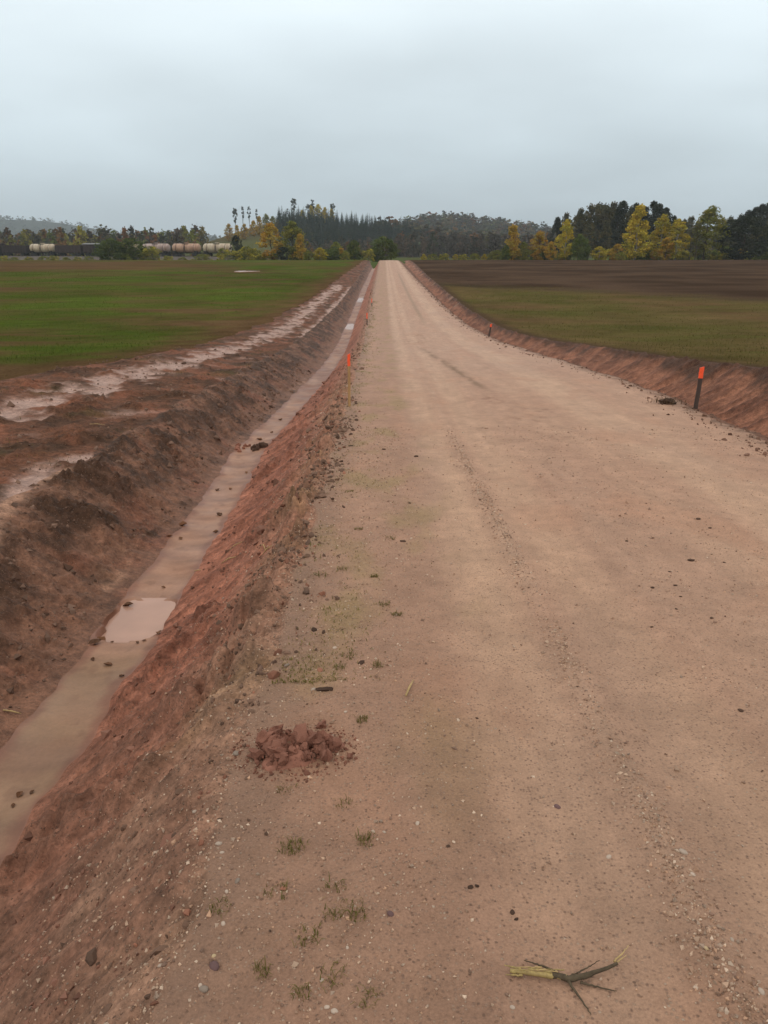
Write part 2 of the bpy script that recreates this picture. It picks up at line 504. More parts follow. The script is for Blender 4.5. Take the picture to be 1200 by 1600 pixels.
        R = 0.5 + 0.25 * np.clip(fbm(X * 2 + 8, YY * 1.5, 3) + .3, 0, 1)
        for y0, y1, lv in POOLS:
            zl = pool_z(y0, y1, lv)
            mid, half = (y0 + y1) / 2, (y1 - y0) / 2
            inside = 1 - np.abs((YY - mid) / half) ** 6 - np.abs((T - .5) / .49) ** 4 + .9 * fbm(X * 3.2, YY * 2.6, 3) - .12
            bowl = zl - 0.035 * sstep(0, .5, inside)
            Z = np.where(inside > 0, np.minimum(Z, bowl), Z)
    elif name == 'bankR':
        s = 0.2 * T + 0.8 * sstep(-.15, 1.2, T)
        s = (s - s[:, :1]) / (s[:, -1:] - s[:, :1])
        Z = Zb - DEPTH_L * (1 - s)
        env = sstep(0, .12, T) * sstep(1, .95, T)
        scr = fbm(X * 1.0 + YY * .8, YY * 5.0 - X * 2.2, 4)             # scrape marks of the bucket
        Z += env * ((0.085 * scr + 0.03 * clump) * (.45 + .55 * damp)) + env * np.exp(-((T - .86) / .1) ** 2) * (0.06 * lump + .10 * cl2 + .12 * cl1) * (.5 + .5 * damp) * sstep(1.6, 4, YY)
        patch = sstep(-.02, .35, fbm(X * 1.6 + 5, YY * 1.2, 4) + .25 * scr)
        Z += env * patch * (.05 * lump + .09 * cl2 + .14 * cl1) * (.4 + .6 * damp) * (.4 + .6 * sstep(1.5, 3.5, YY))
        C = lerp3((.255, .132, .090), (.145, .072, .049), np.clip(.45 + 1.7 * scr + .3 * clump, 0, 1))
        C = lerp3(C, (.115, .060, .042), patch * .5)
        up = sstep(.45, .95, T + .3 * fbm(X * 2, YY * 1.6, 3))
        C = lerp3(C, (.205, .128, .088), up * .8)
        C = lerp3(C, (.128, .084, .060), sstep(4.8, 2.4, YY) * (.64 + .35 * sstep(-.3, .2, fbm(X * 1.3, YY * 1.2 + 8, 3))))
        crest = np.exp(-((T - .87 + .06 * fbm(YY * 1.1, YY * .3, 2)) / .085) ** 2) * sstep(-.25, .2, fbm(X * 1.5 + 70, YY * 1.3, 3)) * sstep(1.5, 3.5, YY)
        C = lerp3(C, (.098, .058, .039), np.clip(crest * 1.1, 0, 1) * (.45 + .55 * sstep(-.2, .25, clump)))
        gr = sstep(.1, .5, fbm(X * 2 + 15, YY * 1.5, 3)) * sstep(.55, .8, T)
        C = lerp3(C, (.16, .135, .06), gr * .4)
        R = 0.82 - 0.05 * T
    elif name == 'road':
        u = X
        wd = (xr - xl)[:, None]
        crown = 0.05 * np.sin(np.pi * T)
        tr1 = np.exp(-((u - .52) / .23) ** 4); tr2 = np.exp(-((u - 1.12) / .20) ** 4) * .8
        tr3 = np.exp(-((u - 3.05) / .42) ** 4); tr4 = np.exp(-((u - 2.2) / .2) ** 2) * .35
        track = np.clip(tr1 + tr2 + tr3 + tr4, 0, 1) * (0.82 + .3 * fbm(X * .8, YY * .25, 3))
        track = np.clip(track, 0, 1)
        ridge = np.exp(-((u - .82 - .025 * n1d(YY, 1.3, 31)) / .05) ** 2) * np.clip(.55 + .8 * fbm(X * 1.2, YY * .7 + 5, 2), 0, 1)
        ridge2 = np.exp(-((u - 1.48 - .04 * n1d(YY, .9, 33)) / .07) ** 2) * .35
        fine = fbm(X * 22, YY * 22, 3, .6)
        Z = Zb + crown * sstep(0, .1, T) - 0.014 * track + (0.018 * ridge * (.6 + .8 * cl2) + .008 * ridge2) * damp + (1 - .8 * track) * (0.006 * fine + .010 * clump) * damp
        Z += 0.012 * fbm(X * .9, YY * .5, 2)
        # crumbling edges
        eL = sstep(.14, 0, T); eR = sstep(.93, 1, T)
        Z += eL * (.022 * lump + .012 * clump) * (.4 + .6 * damp) * sstep(0, .02, T) + eR * (.05 * lump) * sstep(0, .03, 1 - T)
        v = np.clip(.5 + 1.0 * fbm(X * .9, YY * .35, 4), 0, 1)
        C = lerp3((.335, .212, .152), (.370, .248, .178), v)
        C = lerp3(C, (.42, .288, .198), track * .75)
        pinkp = sstep(.0, .35, fbm(X * .7 + 40, YY * .18, 3))
        C = lerp3(C, (.335, .225, .165), pinkp * .5)
        C = lerp3(C, (.37, .26, .19), np.clip(ridge * .7 + ridge2 * .4, 0, 1))
        rough_m = sstep(.62, .15, u + .2 * fbm(X * 1.4, YY * .8, 3))          # gravel shoulder on the left
        C = lerp3(C, (.295, .186, .132), rough_m * .8)
        C = C * (1 + .10 * fbm(X * 11, YY * .55, 3) * sstep(.1, .5, u))[..., None] * (1 + .22 * fbm(X * 3.2, YY * 2.2 + 7, 4))[..., None]
        C = lerp3(C, (.36, .215, .145), .5 * sstep(.12, .4, fbm(X * 1.1 + 80, YY * .6, 4)))
        grassy = rough_m * sstep(-.05, .4, fbm(X * 2.3 + 4, YY * 1.1, 4)) * sstep(1.0, 4.0, YY)
        C = lerp3(C, (.235, .185, .085), grassy * .55)
        # vignette painted into the road colour: darker near the camera, paler far off
        vignette = sstep(.8, 5.5, YY * (1 + .3 * fbm(X * .8, YY * .4, 3)))
        C = C * (.86 + .18 * vignette)[..., None]
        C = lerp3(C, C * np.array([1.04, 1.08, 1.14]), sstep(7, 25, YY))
        # wheel stains and dark crumbs dropped on the surface
        st = sstep(.30, .5, fbm(X * 2.2 + 50, YY * .8, 4)) * (YY > 8) * sstep(.5, .25, np.abs(u - 1.75) / 1.6)
        C = lerp3(C, (.20, .125, .082), st * .42)
        skid = np.exp(-((u - 1.78 + .045 * (YY - 14)) / .10) ** 2) * sstep(13, 15, YY) * sstep(30, 22, YY)
        C = lerp3(C, (.15, .10, .062), skid * sstep(-.35, .2, fbm(X * 3, YY * .8, 3)) * .75)
        for (sx_, sy_, ra, rb_) in ((2.0, 10.6, .35, .35), (2.05, 9.1, .22, .18), (1.75, 12.6, .3, .5), (2.3, 11.4, .4, .25), (1.1, 30., .5, 1.5), (1.35, 34., .4, 1.0)):
            sp_ = np.exp(-((u - sx_) / ra) ** 2 - ((YY - sy_) / rb_) ** 2)
            C = lerp3(C, (.20, .115, .075), sp_ * sstep(-.1, .3, fbm(X * 5, YY * 2.5, 3)) * .6)
        skid2 = np.exp(-((u - 2.15) / .14) ** 2) * sstep(38, 50, YY) * sstep(150, 100, YY)
        C = lerp3(C, (.21, .155, .11), skid2 * .6)
        dk = np.clip(eR * (sstep(-.1, .3, clump) + .4), 0, 1)
        C = lerp3(C, (.12, .072, .048), dk * .85)
        R = 0.78 - 0.12 * track
        parts['_grassy'] = (X, grassy)
    elif name == 'ditchR':
        Z = Zb - DEPTH_R * sstep(-.1, 1.1, T) + 0.0
        Z = Zb - DEPTH_R * (sstep(-.1, 1.1, T) - sstep(-.1, 1.1, 0.)) / (sstep(-.1, 1.1, 1.) - sstep(-.1, 1.1, 0.))
        Z += sstep(0, .1, T) * sstep(1, .9, T) * (.05 * lump * (.4 + .6 * damp) + .02 * clump)
        C = lerp3((.20, .105, .07), (.09, .052, .034), np.clip(.5 + 1.2 * clump, 0, 1))
    elif name == 'ditchR2':
        s = sstep(-.12, 1.2, T); s = (s - s[:, :1]) / (s[:, -1:] - s[:, :1])
        Z = Zb - DEPTH_R + (DEPTH_R + ZRT(YY)) * s
        env = sstep(0, .12, T) * sstep(1, .9, T)
        scr = fbm(X * .9 - YY * .6, YY * 4.0 + X * 2.4, 4)
        Z += env * ((.12 * scr + .04 * clump) * (.6 + .4 * damp) + (.05 * lump + .10 * cl1 + .05 * cl2 + .10 * cl3) * sstep(.6, .95, T))
        C = lerp3((.265, .132, .086), (.125, .060, .040), np.clip(.42 + 2.0 * scr, 0, 1))
        top = sstep(.48, .92, T + .5 * fbm(X * 1.6, YY * 1.0, 3) + .2 * clump)
        C = lerp3(C, (.062, .036, .025), top * .92)
        pl = sstep(.25, .5, fbm(X * .8 + 7, YY * .35, 3)) * sstep(30, 60, YY)
        C = lerp3(C, (.34, .24, .18), pl * .6)
    else:
        d = X - xrt[:, None]
        Z = Zb + np.where(T <= 0, ZRT(YY), ZRT(YY) * 1.0) + sstep(0, .8, d) * (0.03 * clump * damp + .06 * fbm(X * .25, YY * .25, 3))
        Z += 0.1 * fbm(X * .03 + 9, YY * .04, 2) * sstep(0, 6, d) - 2.5 * sstep(240, 280, X)
        yb = np.interp(X, [5, 7, 18, 29, 60, 280], [92, 88, 75.6, 62, 40, 30]) + 2.5 * fbm(X * .06, X * .02, 2)
        plough = sstep(-7, 9, YY - yb + 7.0 * fbm(X * .15, YY * .12, 4))
        g = np.clip(.5 + 1.0 * fbm(X / 9., YY / 6., 4) + .5 * fbm(X / 2.5, YY / 2., 3), 0, 1)
        C = lerp3((.118, .074, .036), (.080, .074, .022), g)
        C = C * (1 + .35 * fbm(X / 5. + 3, YY / 5., 4) + .3 * fbm(X / 1.1, YY / 1.4, 3))[..., None]
        near = sstep(.9, 0.1, d + .3 * clump)
        C = lerp3(C, (.068, .042, .028), near * .8)
        dp = lerp3((.046, .029, .019), (.082, .052, .034), np.clip(.5 + 1.6 * fbm(X / 14., YY / 9., 4) + .5 * fbm(X / 3., YY / 5., 3), 0, 1))
        C = lerp3(C, dp, plough)
        rim = np.exp(-((YY - yb - 1) / 1.8) ** 2)
        C = lerp3(C, (.050, .036, .027), rim * .3)
        Z += plough * 0.08 * fbm(X * 1.1, YY * 1.1, 2) * sstep(0, 1, d)
        parts['_greenR'] = (X, g * (1 - plough) * (1 - near))
    if name in TINT: C = C * np.array(TINT[name])
    parts[name] = [X, Z, C, R]

# gravel washed over the lip of the slope: its colour carries on past the road edge
_X = parts['bankR'][0]; _Y2 = np.broadcast_to(Y[:, None], _X.shape); _T = np.broadcast_to(t_bankR[None], _X.shape)
_re = parts['road'][2][:, 2:14].mean(1)[:, None, :] * np.array([.95, .93, .92])
_w = sstep(.50, 1.0, _T + .55 * fbm(_X * 2.4 + 6, _Y2 * 2.0, 4)) * (.35 + .55 * sstep(5.5, 2.6, _Y2))
parts['bankR'][2] = parts['bankR'][2] * (1 - _w[..., None]) + _re * _w[..., None]
_X = parts['road'][0][:, :90]; _Y2 = np.broadcast_to(Y[:, None], _X.shape)
_w = sstep(.30, 0.0, (_X - xl[:, None]) + .22 * fbm(_X * 3 + 2, _Y2 * 2.2, 4)) * .6
parts['road'][2][:, :90] = parts['road'][2][:, :90] * (1 - _w[..., None]) + np.array((.215, .128, .086)) * _w[..., None]

# sew the shared edges exactly
order = [s[0] for s in segs]
for a, b in zip(order[:-1], order[1:]):
    parts[b][1][:, 0] = parts[a][1][:, -1]
    mc = 0.5 * (parts[a][2][:, -1] + parts[b][2][:, 0])
    parts[a][2][:, -1] = mc; parts[b][2][:, 0] = mc

FULLX = np.concatenate([parts[n][0] if n == order[0] else parts[n][0][:, 1:] for n in order], axis=1)
FULLZ = np.concatenate([parts[n][1] if n == order[0] else parts[n][1][:, 1:] for n in order], axis=1)


def gz(x, yq):
    """ground height under the points"""
    x = np.atleast_1d(np.asarray(x, float)); yq = np.atleast_1d(np.asarray(yq, float))
    i = np.clip(np.searchsorted(Y, yq) - 1, 0, NR - 2)
    out = np.empty(len(x))
    o = np.argsort(i, kind='stable')
    io = i[o]
    cuts = np.flatnonzero(np.diff(io)) + 1
    for blk in np.split(o, cuts):
        r = i[blk[0]]
        f = (yq[blk] - Y[r]) / (Y[r + 1] - Y[r])
        out[blk] = np.interp(x[blk], FULLX[r], FULLZ[r]) * (1 - f) + np.interp(x[blk], FULLX[r + 1], FULLZ[r + 1]) * f
    return out


def field_val(key, x, yq):
    Xa, Va = parts[key]
    i = np.clip(np.searchsorted(Y, yq) - 1, 0, NR - 2)
    out = np.empty(len(x))
    for r in np.unique(i):
        b = i == r
        out[b] = np.interp(x[b], Xa[r], Va[r])
    return out


M_ROAD = mat_soil('road gravel', grit=0.32, fine=120, bump=0.005, var=0.26, spec=0.15)
M_BANK = mat_soil('dug clay', grit=0.10, fine=38, bump=0.018, var=0.5, spec=0.15, mid=.75)
M_TOP = mat_soil('bare topsoil', grit=0.05, fine=30, bump=0.02, var=0.5, spec=0.08, mid=.7)
M_MUD = mat_soil('wet mud', grit=0.0, fine=40, bump=0.0015, var=0.12, spec=0.3)
M_FIELD = mat_soil('field soil', grit=0.0, fine=14, bump=0.03, var=0.4, spec=0.0)


def grid_obj(names, oname, mat, label):
    X = np.concatenate([parts[n][0] if k == 0 else parts[n][0][:, 1:] for k, n in enumerate(names)], 1)
    Z = np.concatenate([parts[n][1] if k == 0 else parts[n][1][:, 1:] for k, n in enumerate(names)], 1)
    C = np.concatenate([parts[n][2] if k == 0 else parts[n][2][:, 1:] for k, n in enumerate(names)], 1)
    R = np.concatenate([parts[n][3] if k == 0 else parts[n][3][:, 1:] for k, n in enumerate(names)], 1)
    nc = X.shape[1]
    V = np.stack([X, np.broadcast_to(Y[:, None], X.shape), Z], -1).reshape(-1, 3)
    i = np.arange(NR - 1)[:, None] * nc + np.arange(nc - 1)[None]
    Fc = np.stack([i, i + 1, i + nc + 1, i + nc], -1).reshape(-1, 4)
    me = mesh_np(oname, V, Fc, mat, C.reshape(-1, 3), R.reshape(-1), smooth=True)
    return tag(obj(oname, me), label, oname.replace('_', ' '), kind='structure')


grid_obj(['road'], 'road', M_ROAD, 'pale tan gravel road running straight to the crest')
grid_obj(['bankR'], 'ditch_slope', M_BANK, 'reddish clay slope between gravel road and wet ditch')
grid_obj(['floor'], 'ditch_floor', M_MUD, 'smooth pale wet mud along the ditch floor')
grid_obj(['bankL'], 'ditch_bank', M_BANK, 'dark crumbly soil bank on the field side of the wet ditch')
grid_obj(['strip'], 'dirt_track', M_TOP, 'bare brown strip with pale muddy ruts beside green field')
grid_obj(['fieldL'], 'wheat_field', M_FIELD, 'green field of young winter crop with brown patches')
grid_obj(['ditchR', 'ditchR2'], 'roadside_ditch', M_BANK, 'dry ditch with red clay face and dark topsoil edge')
grid_obj(['fieldR'], 'ploughed_field', M_FIELD, 'olive stubble field with dark ploughed land behind')


# ------------------------------------------------------------------ far terrain
def g2(x, y_, cx, cy, sx, sy):
    return np.exp(-((x - cx) / sx) ** 2 - ((y_ - cy) / sy) ** 2)


def T_(x, y_):
    x = np.asarray(x, float); y_ = np.asarray(y_, float)
    z = np.interp(y_, PY, PZ) - 0.35 - 1.2 * sstep(205, 150, y_)
    z = z + 20 * g2(x, y_, -28, 690, 95, 105) + 13 * g2(x, y_, -85, 610, 45, 90)
    z = z + 30 * g2(x, y_, 60, 1150, 120, 240) + 22 * g2(x, y_, 240, 1200, 230, 240) + 8 * g2(x, y_, 420, 900, 200, 300)
    z = z + 88 * g2(x, y_, -1330, 3000, 420, 500) + 30 * g2(x, y_, -620, 2300, 380, 400)
    z = z + 30 * sstep(1500, 4200, np.hypot(x, y_)) * (1 + .5 * fbm(x / 900., y_ / 900., 3))
    z = z + 1.2 * fbm(x / 90., y_ / 90., 3) * sstep(260, 400, y_)
    return z


tx = np.sign(np.linspace(-1, 1, 240)) * np.abs(np.linspace(-1, 1, 240)) ** 2.4 * 6000
ty = np.concatenate([np.linspace(-1500, 180, 12)[:-1], np.linspace(180, 460, 90)[:-1], 460 + 6500 * np.linspace(0, 1, 150) ** 1.9])
TX, TY = np.meshgrid(tx, ty)
TZ = T_(TX, TY)
TZ = np.where(TY < 160, np.minimum(TZ, np.interp(TY, PY, PZ) - 3.0), TZ)
g = np.clip(.5 + 1.0 * fbm(TX / 70., TY / 40., 4), 0, 1)
TC = lerp3((.085, .075, .032), (.055, .092, .022), g)
TC = lerp3(TC, (.10, .062, .03), g2(TX, TY, -92, 600, 45, 70) * .8)
TC = lerp3(TC, (.035, .038, .026), sstep(560, 640, TY + 60 * fbm(TX / 80., TY / 80., 2)) * (1 - .9 * g2(TX, TY, -92, 590, 50, 60)))
TC = lerp3(TC, (.045, .036, .026), sstep(385, 400, TY) * sstep(560, 540, TY) * (TX > -35) * .8)
nc = TX.shape[1]
i = np.arange(TX.shape[0] - 1)[:, None] * nc + np.arange(nc - 1)[None]
me = mesh_np('terrain', np.stack([TX, TY, TZ], -1).reshape(-1, 3), np.stack([i, i + 1, i + nc + 1, i + nc], -1).reshape(-1, 4),
             M_FIELD, TC.reshape(-1, 3), np.full(TX.size, .95), smooth=True)
tag(obj('terrain', me), 'meadows and hills beyond the crest of the road', 'terrain', kind='structure')


def ground_z(x, y_):
    if -5 < y_ < 224 and abs(x) < 235:
        return float(gz([x], [y_])[0])
    return float(T_(x, y_))


# ------------------------------------------------------------------ puddles
M_WATER, nt, b = mat_new('muddy water')
b.inputs['Base Color'].default_value = (.42, .245, .175, 1)
b.inputs['Roughness'].default_value = 0.22
b.inputs['Specular IOR Level'].default_value = 0.35
b.inputs['IOR'].default_value = 1.33
_n = n_noise(nt, 3.0, 3, .5)
_tc = nt.nodes.new('ShaderNodeTexCoord'); nt.links.new(_tc.outputs['Object'], _n.inputs['Vector'])
_r = n_range(nt, _n.outputs['Fac'], .3, .7, .9, 1.1)
_rgb = nt.nodes.new('ShaderNodeRGB'); _rgb.outputs[0].default_value = (.42, .245, .175, 1)
nt.links.new(n_scale(nt, _rgb.outputs[0], _r.outputs[0]).outputs[0], b.inputs['Base Color'])

pool_labels = ['pinkish milky puddle with curled leaves on the ditch floor', 'long bright strip of water at the low point of the ditch',
               'pale glinting strip of water where the ditch climbs again']
for (y0, y1, lv), lab in zip(POOLS, pool_labels):
    zl = pool_z(y0, y1, lv) - .004
    ys = np.linspace(y0 - .02, y1 + .02, 40)
    Lx = np.interp(ys, Y, xbl) - .10; Rx = np.interp(ys, Y, xbr) + .10
    V = []
    for k in range(40):
        for j in range(8):
            V.append((Lx[k] + (Rx[k] - Lx[k]) * j / 7, ys[k], zl))
    # thin slab so the water has depth
    nt_ = len(V)
    V = V + [(a, b_, c - .02) for a, b_, c in V]
    ii = np.arange(39)[:, None] * 8 + np.arange(7)[None]
    top = np.stack([ii, ii + 1, ii + 9, ii + 8], -1).reshape(-1, 4)
    o = obj('puddle', mesh_np('puddle', V, np.concatenate([top, top[:, ::-1] + nt_]), M_WATER, smooth=False))
    tag(o, lab, 'puddle', kind='structure')
for (px, py, rx, ry, lab) in ((383, 424, 1.7, 2.6, 'small bright puddle lying in the green field'),):
    x0, y0 = ground_at(px, py, .05)
    a = np.linspace(0, 2 * np.pi, 40, endpoint=False)
    rr = 1 + .25 * np.sin(3 * a + 1) + .12 * np.sin(7 * a)
    xs, ys = x0 + rx * rr * np.cos(a), y0 + ry * rr * np.sin(a)
    zt = gz(np.append(xs, x0), np.append(ys, y0)).max() + .02
    V = np.concatenate([np.stack([xs, ys, np.full(40, zt)], 1), np.stack([xs, ys, np.full(40, zt - .3)], 1), [[x0, y0, zt]]])
    Fc = [(80, k, (k + 1) % 40) for k in range(40)] + [(k, k + 40, (k + 1) % 40) for k in range(40)] + [((k + 1) % 40, k + 40, (k + 1) % 40 + 40) for k in range(40)]
    tag(obj('puddle', mesh_np('puddle', V, Fc, M_WATER)), lab, 'puddle', kind='structure')


# ------------------------------------------------------------------ lumps: clods, stones
def ico(sub):
    bm = bmesh.new(); bmesh.ops.create_icosphere(bm, subdivisions=sub, radius=1.0)
    V = np.array([v.co[:] for v in bm.verts]); Fc = np.array([[v.index for v in f.verts] for f in bm.faces])
    bm.free()
    return V, Fc


ICO1, ICO2, ICO3 = ico(1), ico(2), ico(3)


def lumpy(seed, base=ICO2, amp=0.45, freq=1.3, flat=0.7):
    V, Fc = base
    off = Vector((seed * 11.3, seed * 5.7, seed * 3.1))
    out = []
    for v in V:
        p = Vector(v)
        n = mnoise.fractal(p * freq + off, 0.9, 2.0, 4) * amp + mnoise.noise(p * 4 + off) * amp * .22
        q = p * (1 + n); q.z *= flat
        out.append(q[:])
    return np.array(out), Fc


def rand_rot(n, rng):
    q = rng.normal(size=(n, 4)); q /= np.linalg.norm(q, axis=1)[:, None]
    w, x, y_, z = q.T
    return np.stack([np.stack([1 - 2 * (y_ * y_ + z * z), 2 * (x * y_ - z * w), 2 * (x * z + y_ * w)], -1),
                     np.stack([2 * (x * y_ + z * w), 1 - 2 * (x * x + z * z), 2 * (y_ * z - x * w)], -1),
                     np.stack([2 * (x * z - y_ * w), 2 * (y_ * z + x * w), 1 - 2 * (x * x + y_ * y_)], -1)], 1)


def scatter_lumps(oname, xs, ys, size, cols, mat, label, protos, sink=0.3, cat=None, flat=(.5, .9), rng=RNG):
    n = len(xs)
    z = gz(xs, ys)
    Rm = rand_rot(n, rng)
    sc = size[:, None] * np.stack([np.ones(n), rng.uniform(.6, 1, n), rng.uniform(flat[0], flat[1], n)], 1)
    which = rng.integers(0, len(protos), n)
    VV, FF, CC = [], [], []
    base = 0
    for k, (V, Fc) in enumerate(protos):
        m = np.flatnonzero(which == k)
        if not len(m): continue
        W = np.einsum('nij,nvj->nvi', Rm[m], V[None] * sc[m][:, None, :])
        W += np.stack([xs[m], ys[m], z[m] + size[m] * (.5 - sink)], 1)[:, None, :]
        VV.append(W.reshape(-1, 3))
        FF.append((Fc[None] + (np.arange(len(m)) * len(V))[:, None, None]).reshape(-1, 3) + base)
        CC.append(np.repeat(cols[m], len(V), 0))
        base += len(m) * len(V)
    me = mesh_np(oname, np.concatenate(VV), np.concatenate(FF), mat, np.concatenate(CC), smooth=False)
    return tag(obj(oname, me), label, cat or oname.replace('_', ' '), kind='stuff')


M_STONE = mat_attr('stones', rough=.75, spec=.3)
M_CLODS = mat_attr('clods', rough=.9, spec=.15)
P_STONE = [lumpy(k, ICO1, .22, 1.0, .75) for k in range(6)]
P_STONE_S = [((np.array(ico(1)[0]) * (1 + .0)), ICO1[1])]
_o = np.array([(1, 0, 0), (-1, 0, 0), (0, 1, 0), (0, -1, 0), (0, 0, 1), (0, 0, -1)], float)
P_OCTA = [(_o * (1 + .35 * np.random.default_rng(k).normal(size=(6, 1)).clip(-1, 1)), np.array([(0, 2, 4), (2, 1, 4), (1, 3, 4), (3, 0, 4), (2, 0, 5), (1, 2, 5), (3, 1, 5), (0, 3, 5)])) for k in range(6)]
P_CLOD = [lumpy(20 + k, ICO1, .5, 1.4, .75) for k in range(6)]
P_CLOD2 = [lumpy(40 + k, ICO2, .5, 1.3, .75) for k in range(6)]
STONE_COLS = np.array([(.36, .235, .165), (.42, .29, .21), (.46, .335, .25), (.29, .185, .13), (.54, .43, .34), (.36, .27, .21), (.24, .155, .115), (.44, .28, .19)])


def stone_cols(n, rng, pale=1.0):
    return STONE_COLS[rng.integers(0, len(STONE_COLS), n)] * rng.uniform(.6, 1.12, (n, 1)) * pale * np.array([[1.03, .95, .87]])


rng = np.random.default_rng(21)
# near gravel over the road, thicker on the shoulder and along the windrow
n = 76000
yy_ = 1.0 + 9.0 * rng.random(n) ** 2.2
xx_ = rng.uniform(-.62, 4.4, n)
xc_ = np.abs(xx_) < .55 * yy_ + .8
dens = .10 + .62 * sstep(.55, .0, xx_) + .75 * np.exp(-((xx_ - .82) / .07) ** 2) + .22 * sstep(1.25, 1.5, xx_) * sstep(2.7, 2.4, xx_) + .2 * sstep(3.5, 3.8, xx_)
dens = dens * (.35 + 1.3 * np.clip(.5 + fbm(xx_ * 2.5, yy_ * 2.5, 3), 0, 1))
kp = xc_ & (rng.random(n) < dens)
xx_, yy_ = xx_[kp], yy_[kp]
size = np.clip(rng.lognormal(math.log(.0030), .42, len(xx_)), .0016, .011) * (1 + .10 * yy_)
nw = 5200
yw = 1.2 + 7.5 * rng.random(nw) ** 1.5
xw = .82 + .025 * n1d(yw, 1.3, 31) + rng.normal(0, .034, nw)
kw = rng.random(nw) < np.clip(.35 + .9 * fbm(yw * .9, yw * .31 + 5, 2), .05, 1)
xx_ = np.concatenate([xx_, xw[kw]]); yy_ = np.concatenate([yy_, yw[kw]])
size = np.concatenate([size, np.clip(rng.lognormal(math.log(.0042), .4, int(kw.sum())), .002, .010) * (1 + .06 * yw[kw])])
scatter_lumps('gravel', xx_, yy_, size, stone_cols(len(xx_), rng), M_STONE, 'small loose gravel strewn over the road and its shoulder', P_OCTA, .42)
# grit washed over the upper ditch slope
n = 9000
yy_ = 1.0 + 14 * rng.random(n) ** 2
xx_ = np.interp(yy_, Y, xl) - rng.random(n) ** 1.6 * .75
size = np.clip(rng.lognormal(math.log(.0032), .5, n), .0015, .010) * (1 + .08 * yy_)
scatter_lumps('slope_gravel', xx_, yy_, size, stone_cols(n, rng), M_STONE, 'loose pebbles and grit spilled down the ditch slope', P_OCTA, .4, cat='gravel')

# crumbled dark soil along the crest between road and ditch
n = 5600
yy_ = np.concatenate([1.3 + 12 * rng.random(n - 900) ** 1.4, 12 + 90 * rng.random(900) ** 1.3])
xx_ = np.interp(yy_, Y, xl) - .16 + rng.normal(0, .16, n)
kp = ((fbm(xx_ * 1.5 + 70, yy_ * 1.3, 3) + rng.normal(0, .12, n)) > -.03) & (rng.random(n) < .12 + .88 * sstep(2.0, 4.0, yy_))
xx_, yy_ = xx_[kp], yy_[kp]; n = len(xx_)
size = np.clip(rng.lognormal(math.log(.0070), .6, n), .003, .028) * (1 + .07 * np.minimum(yy_, 25))
cc = np.array((.15, .088, .060)) * rng.uniform(.6, 1.4, (n, 1)) * np.where(rng.random((n, 1)) < .15, np.array([[1.6, 1.2, 1.1]]), 1)
scatter_lumps('crest_crumbs', xx_, yy_, size, cc, M_CLODS, 'dark crumbled soil heaped along the edge of the gravel road', P_CLOD, .35, cat='soil')
# lumps over both ditch slopes and the bare strip
n = 17000
yy_ = 1.6 + 26 * rng.random(n) ** 1.9
side = rng.random(n)
a_, b_ = np.interp(yy_, Y, xt), np.interp(yy_, Y, xbl)
c_, d_ = np.interp(yy_, Y, xbr), np.interp(yy_, Y, xl)
xx_ = np.where(side < .45, a_ + (b_ - a_) * rng.random(n) * .93, np.where(side < .68, c_ + (d_ - c_) * (.05 + .9 * rng.random(n)), a_ - 3.6 * rng.random(n) ** 1.3))
kp = fbm(xx_ * 1.6, yy_ * 1.2, 3) + rng.normal(0, .2, n) > -.02
xx_, yy_ = xx_[kp], yy_[kp]; side = side[kp]; n = len(xx_)
size = np.clip(rng.lognormal(math.log(.0060), .8, n), .002, .045) * (1 + .05 * yy_) * np.where(yy_ < 3.5, .7, 1)
red = ((side >= .45) & (side < .68))[:, None]
cc = np.where(red, np.array([[.19, .092, .062]]), np.array([[.155, .092, .064]])) * rng.uniform(.6, 1.4, (n, 1))
scatter_lumps('soil_crumbs', xx_, yy_, size, cc, M_CLODS, 'loose lumps of soil scattered over the ditch banks and bare strip', P_OCTA + P_CLOD[:2], .4, cat='soil')
# right-hand road edge crumbs and clods
n = 1900
yy_ = 8 + 150 * rng.random(n) ** 2.0
xx_ = np.interp(yy_, Y, xr) - .10 + rng.normal(0, .24, n)
size = np.clip(rng.lognormal(math.log(.010), .6, n), .004, .034) * (1 + .02 * np.minimum(yy_, 60))
cc = np.array((.17, .094, .064)) * rng.uniform(.6, 1.4, (n, 1))
scatter_lumps('edge_crumbs', xx_, yy_, size, cc, M_CLODS, 'dark clods spilled along the far edge of the gravel road', P_CLOD, .35, cat='soil')

# single clods and pebbles that can be pointed at
M_CLOD_D = mat_plain('dark clod soil', (.085, .050, .035), .95, .35, 40, .1, .004, .25)
M_CLOD_R = mat_plain('red clay', (.27, .118, .078), .85, .3, 28, .2, .006, .18)
M_PEB = {'pale': mat_plain('pale pebble', (.42, .32, .245), .7, .2, 60, .3, 0, .15), 'grey': mat_plain('grey pebble', (.22, .165, .125), .7, .2, 60, .3, 0, .15),
         'ochre': mat_plain('ochre pebble', (.44, .32, .18), .7, .2, 60, .3, 0, .1), 'purple': mat_plain('purple pebble', (.13, .07, .065), .7, .2, 60, .3, 0, .1)}


def proto_mesh(name, seed, mat, base=ICO2, amp=.45, freq=1.3, flat=.7, smooth=False):
    V, Fc = lumpy(seed, base, amp, freq, flat)
    return mesh_np(name, V, Fc, mat, smooth=smooth)


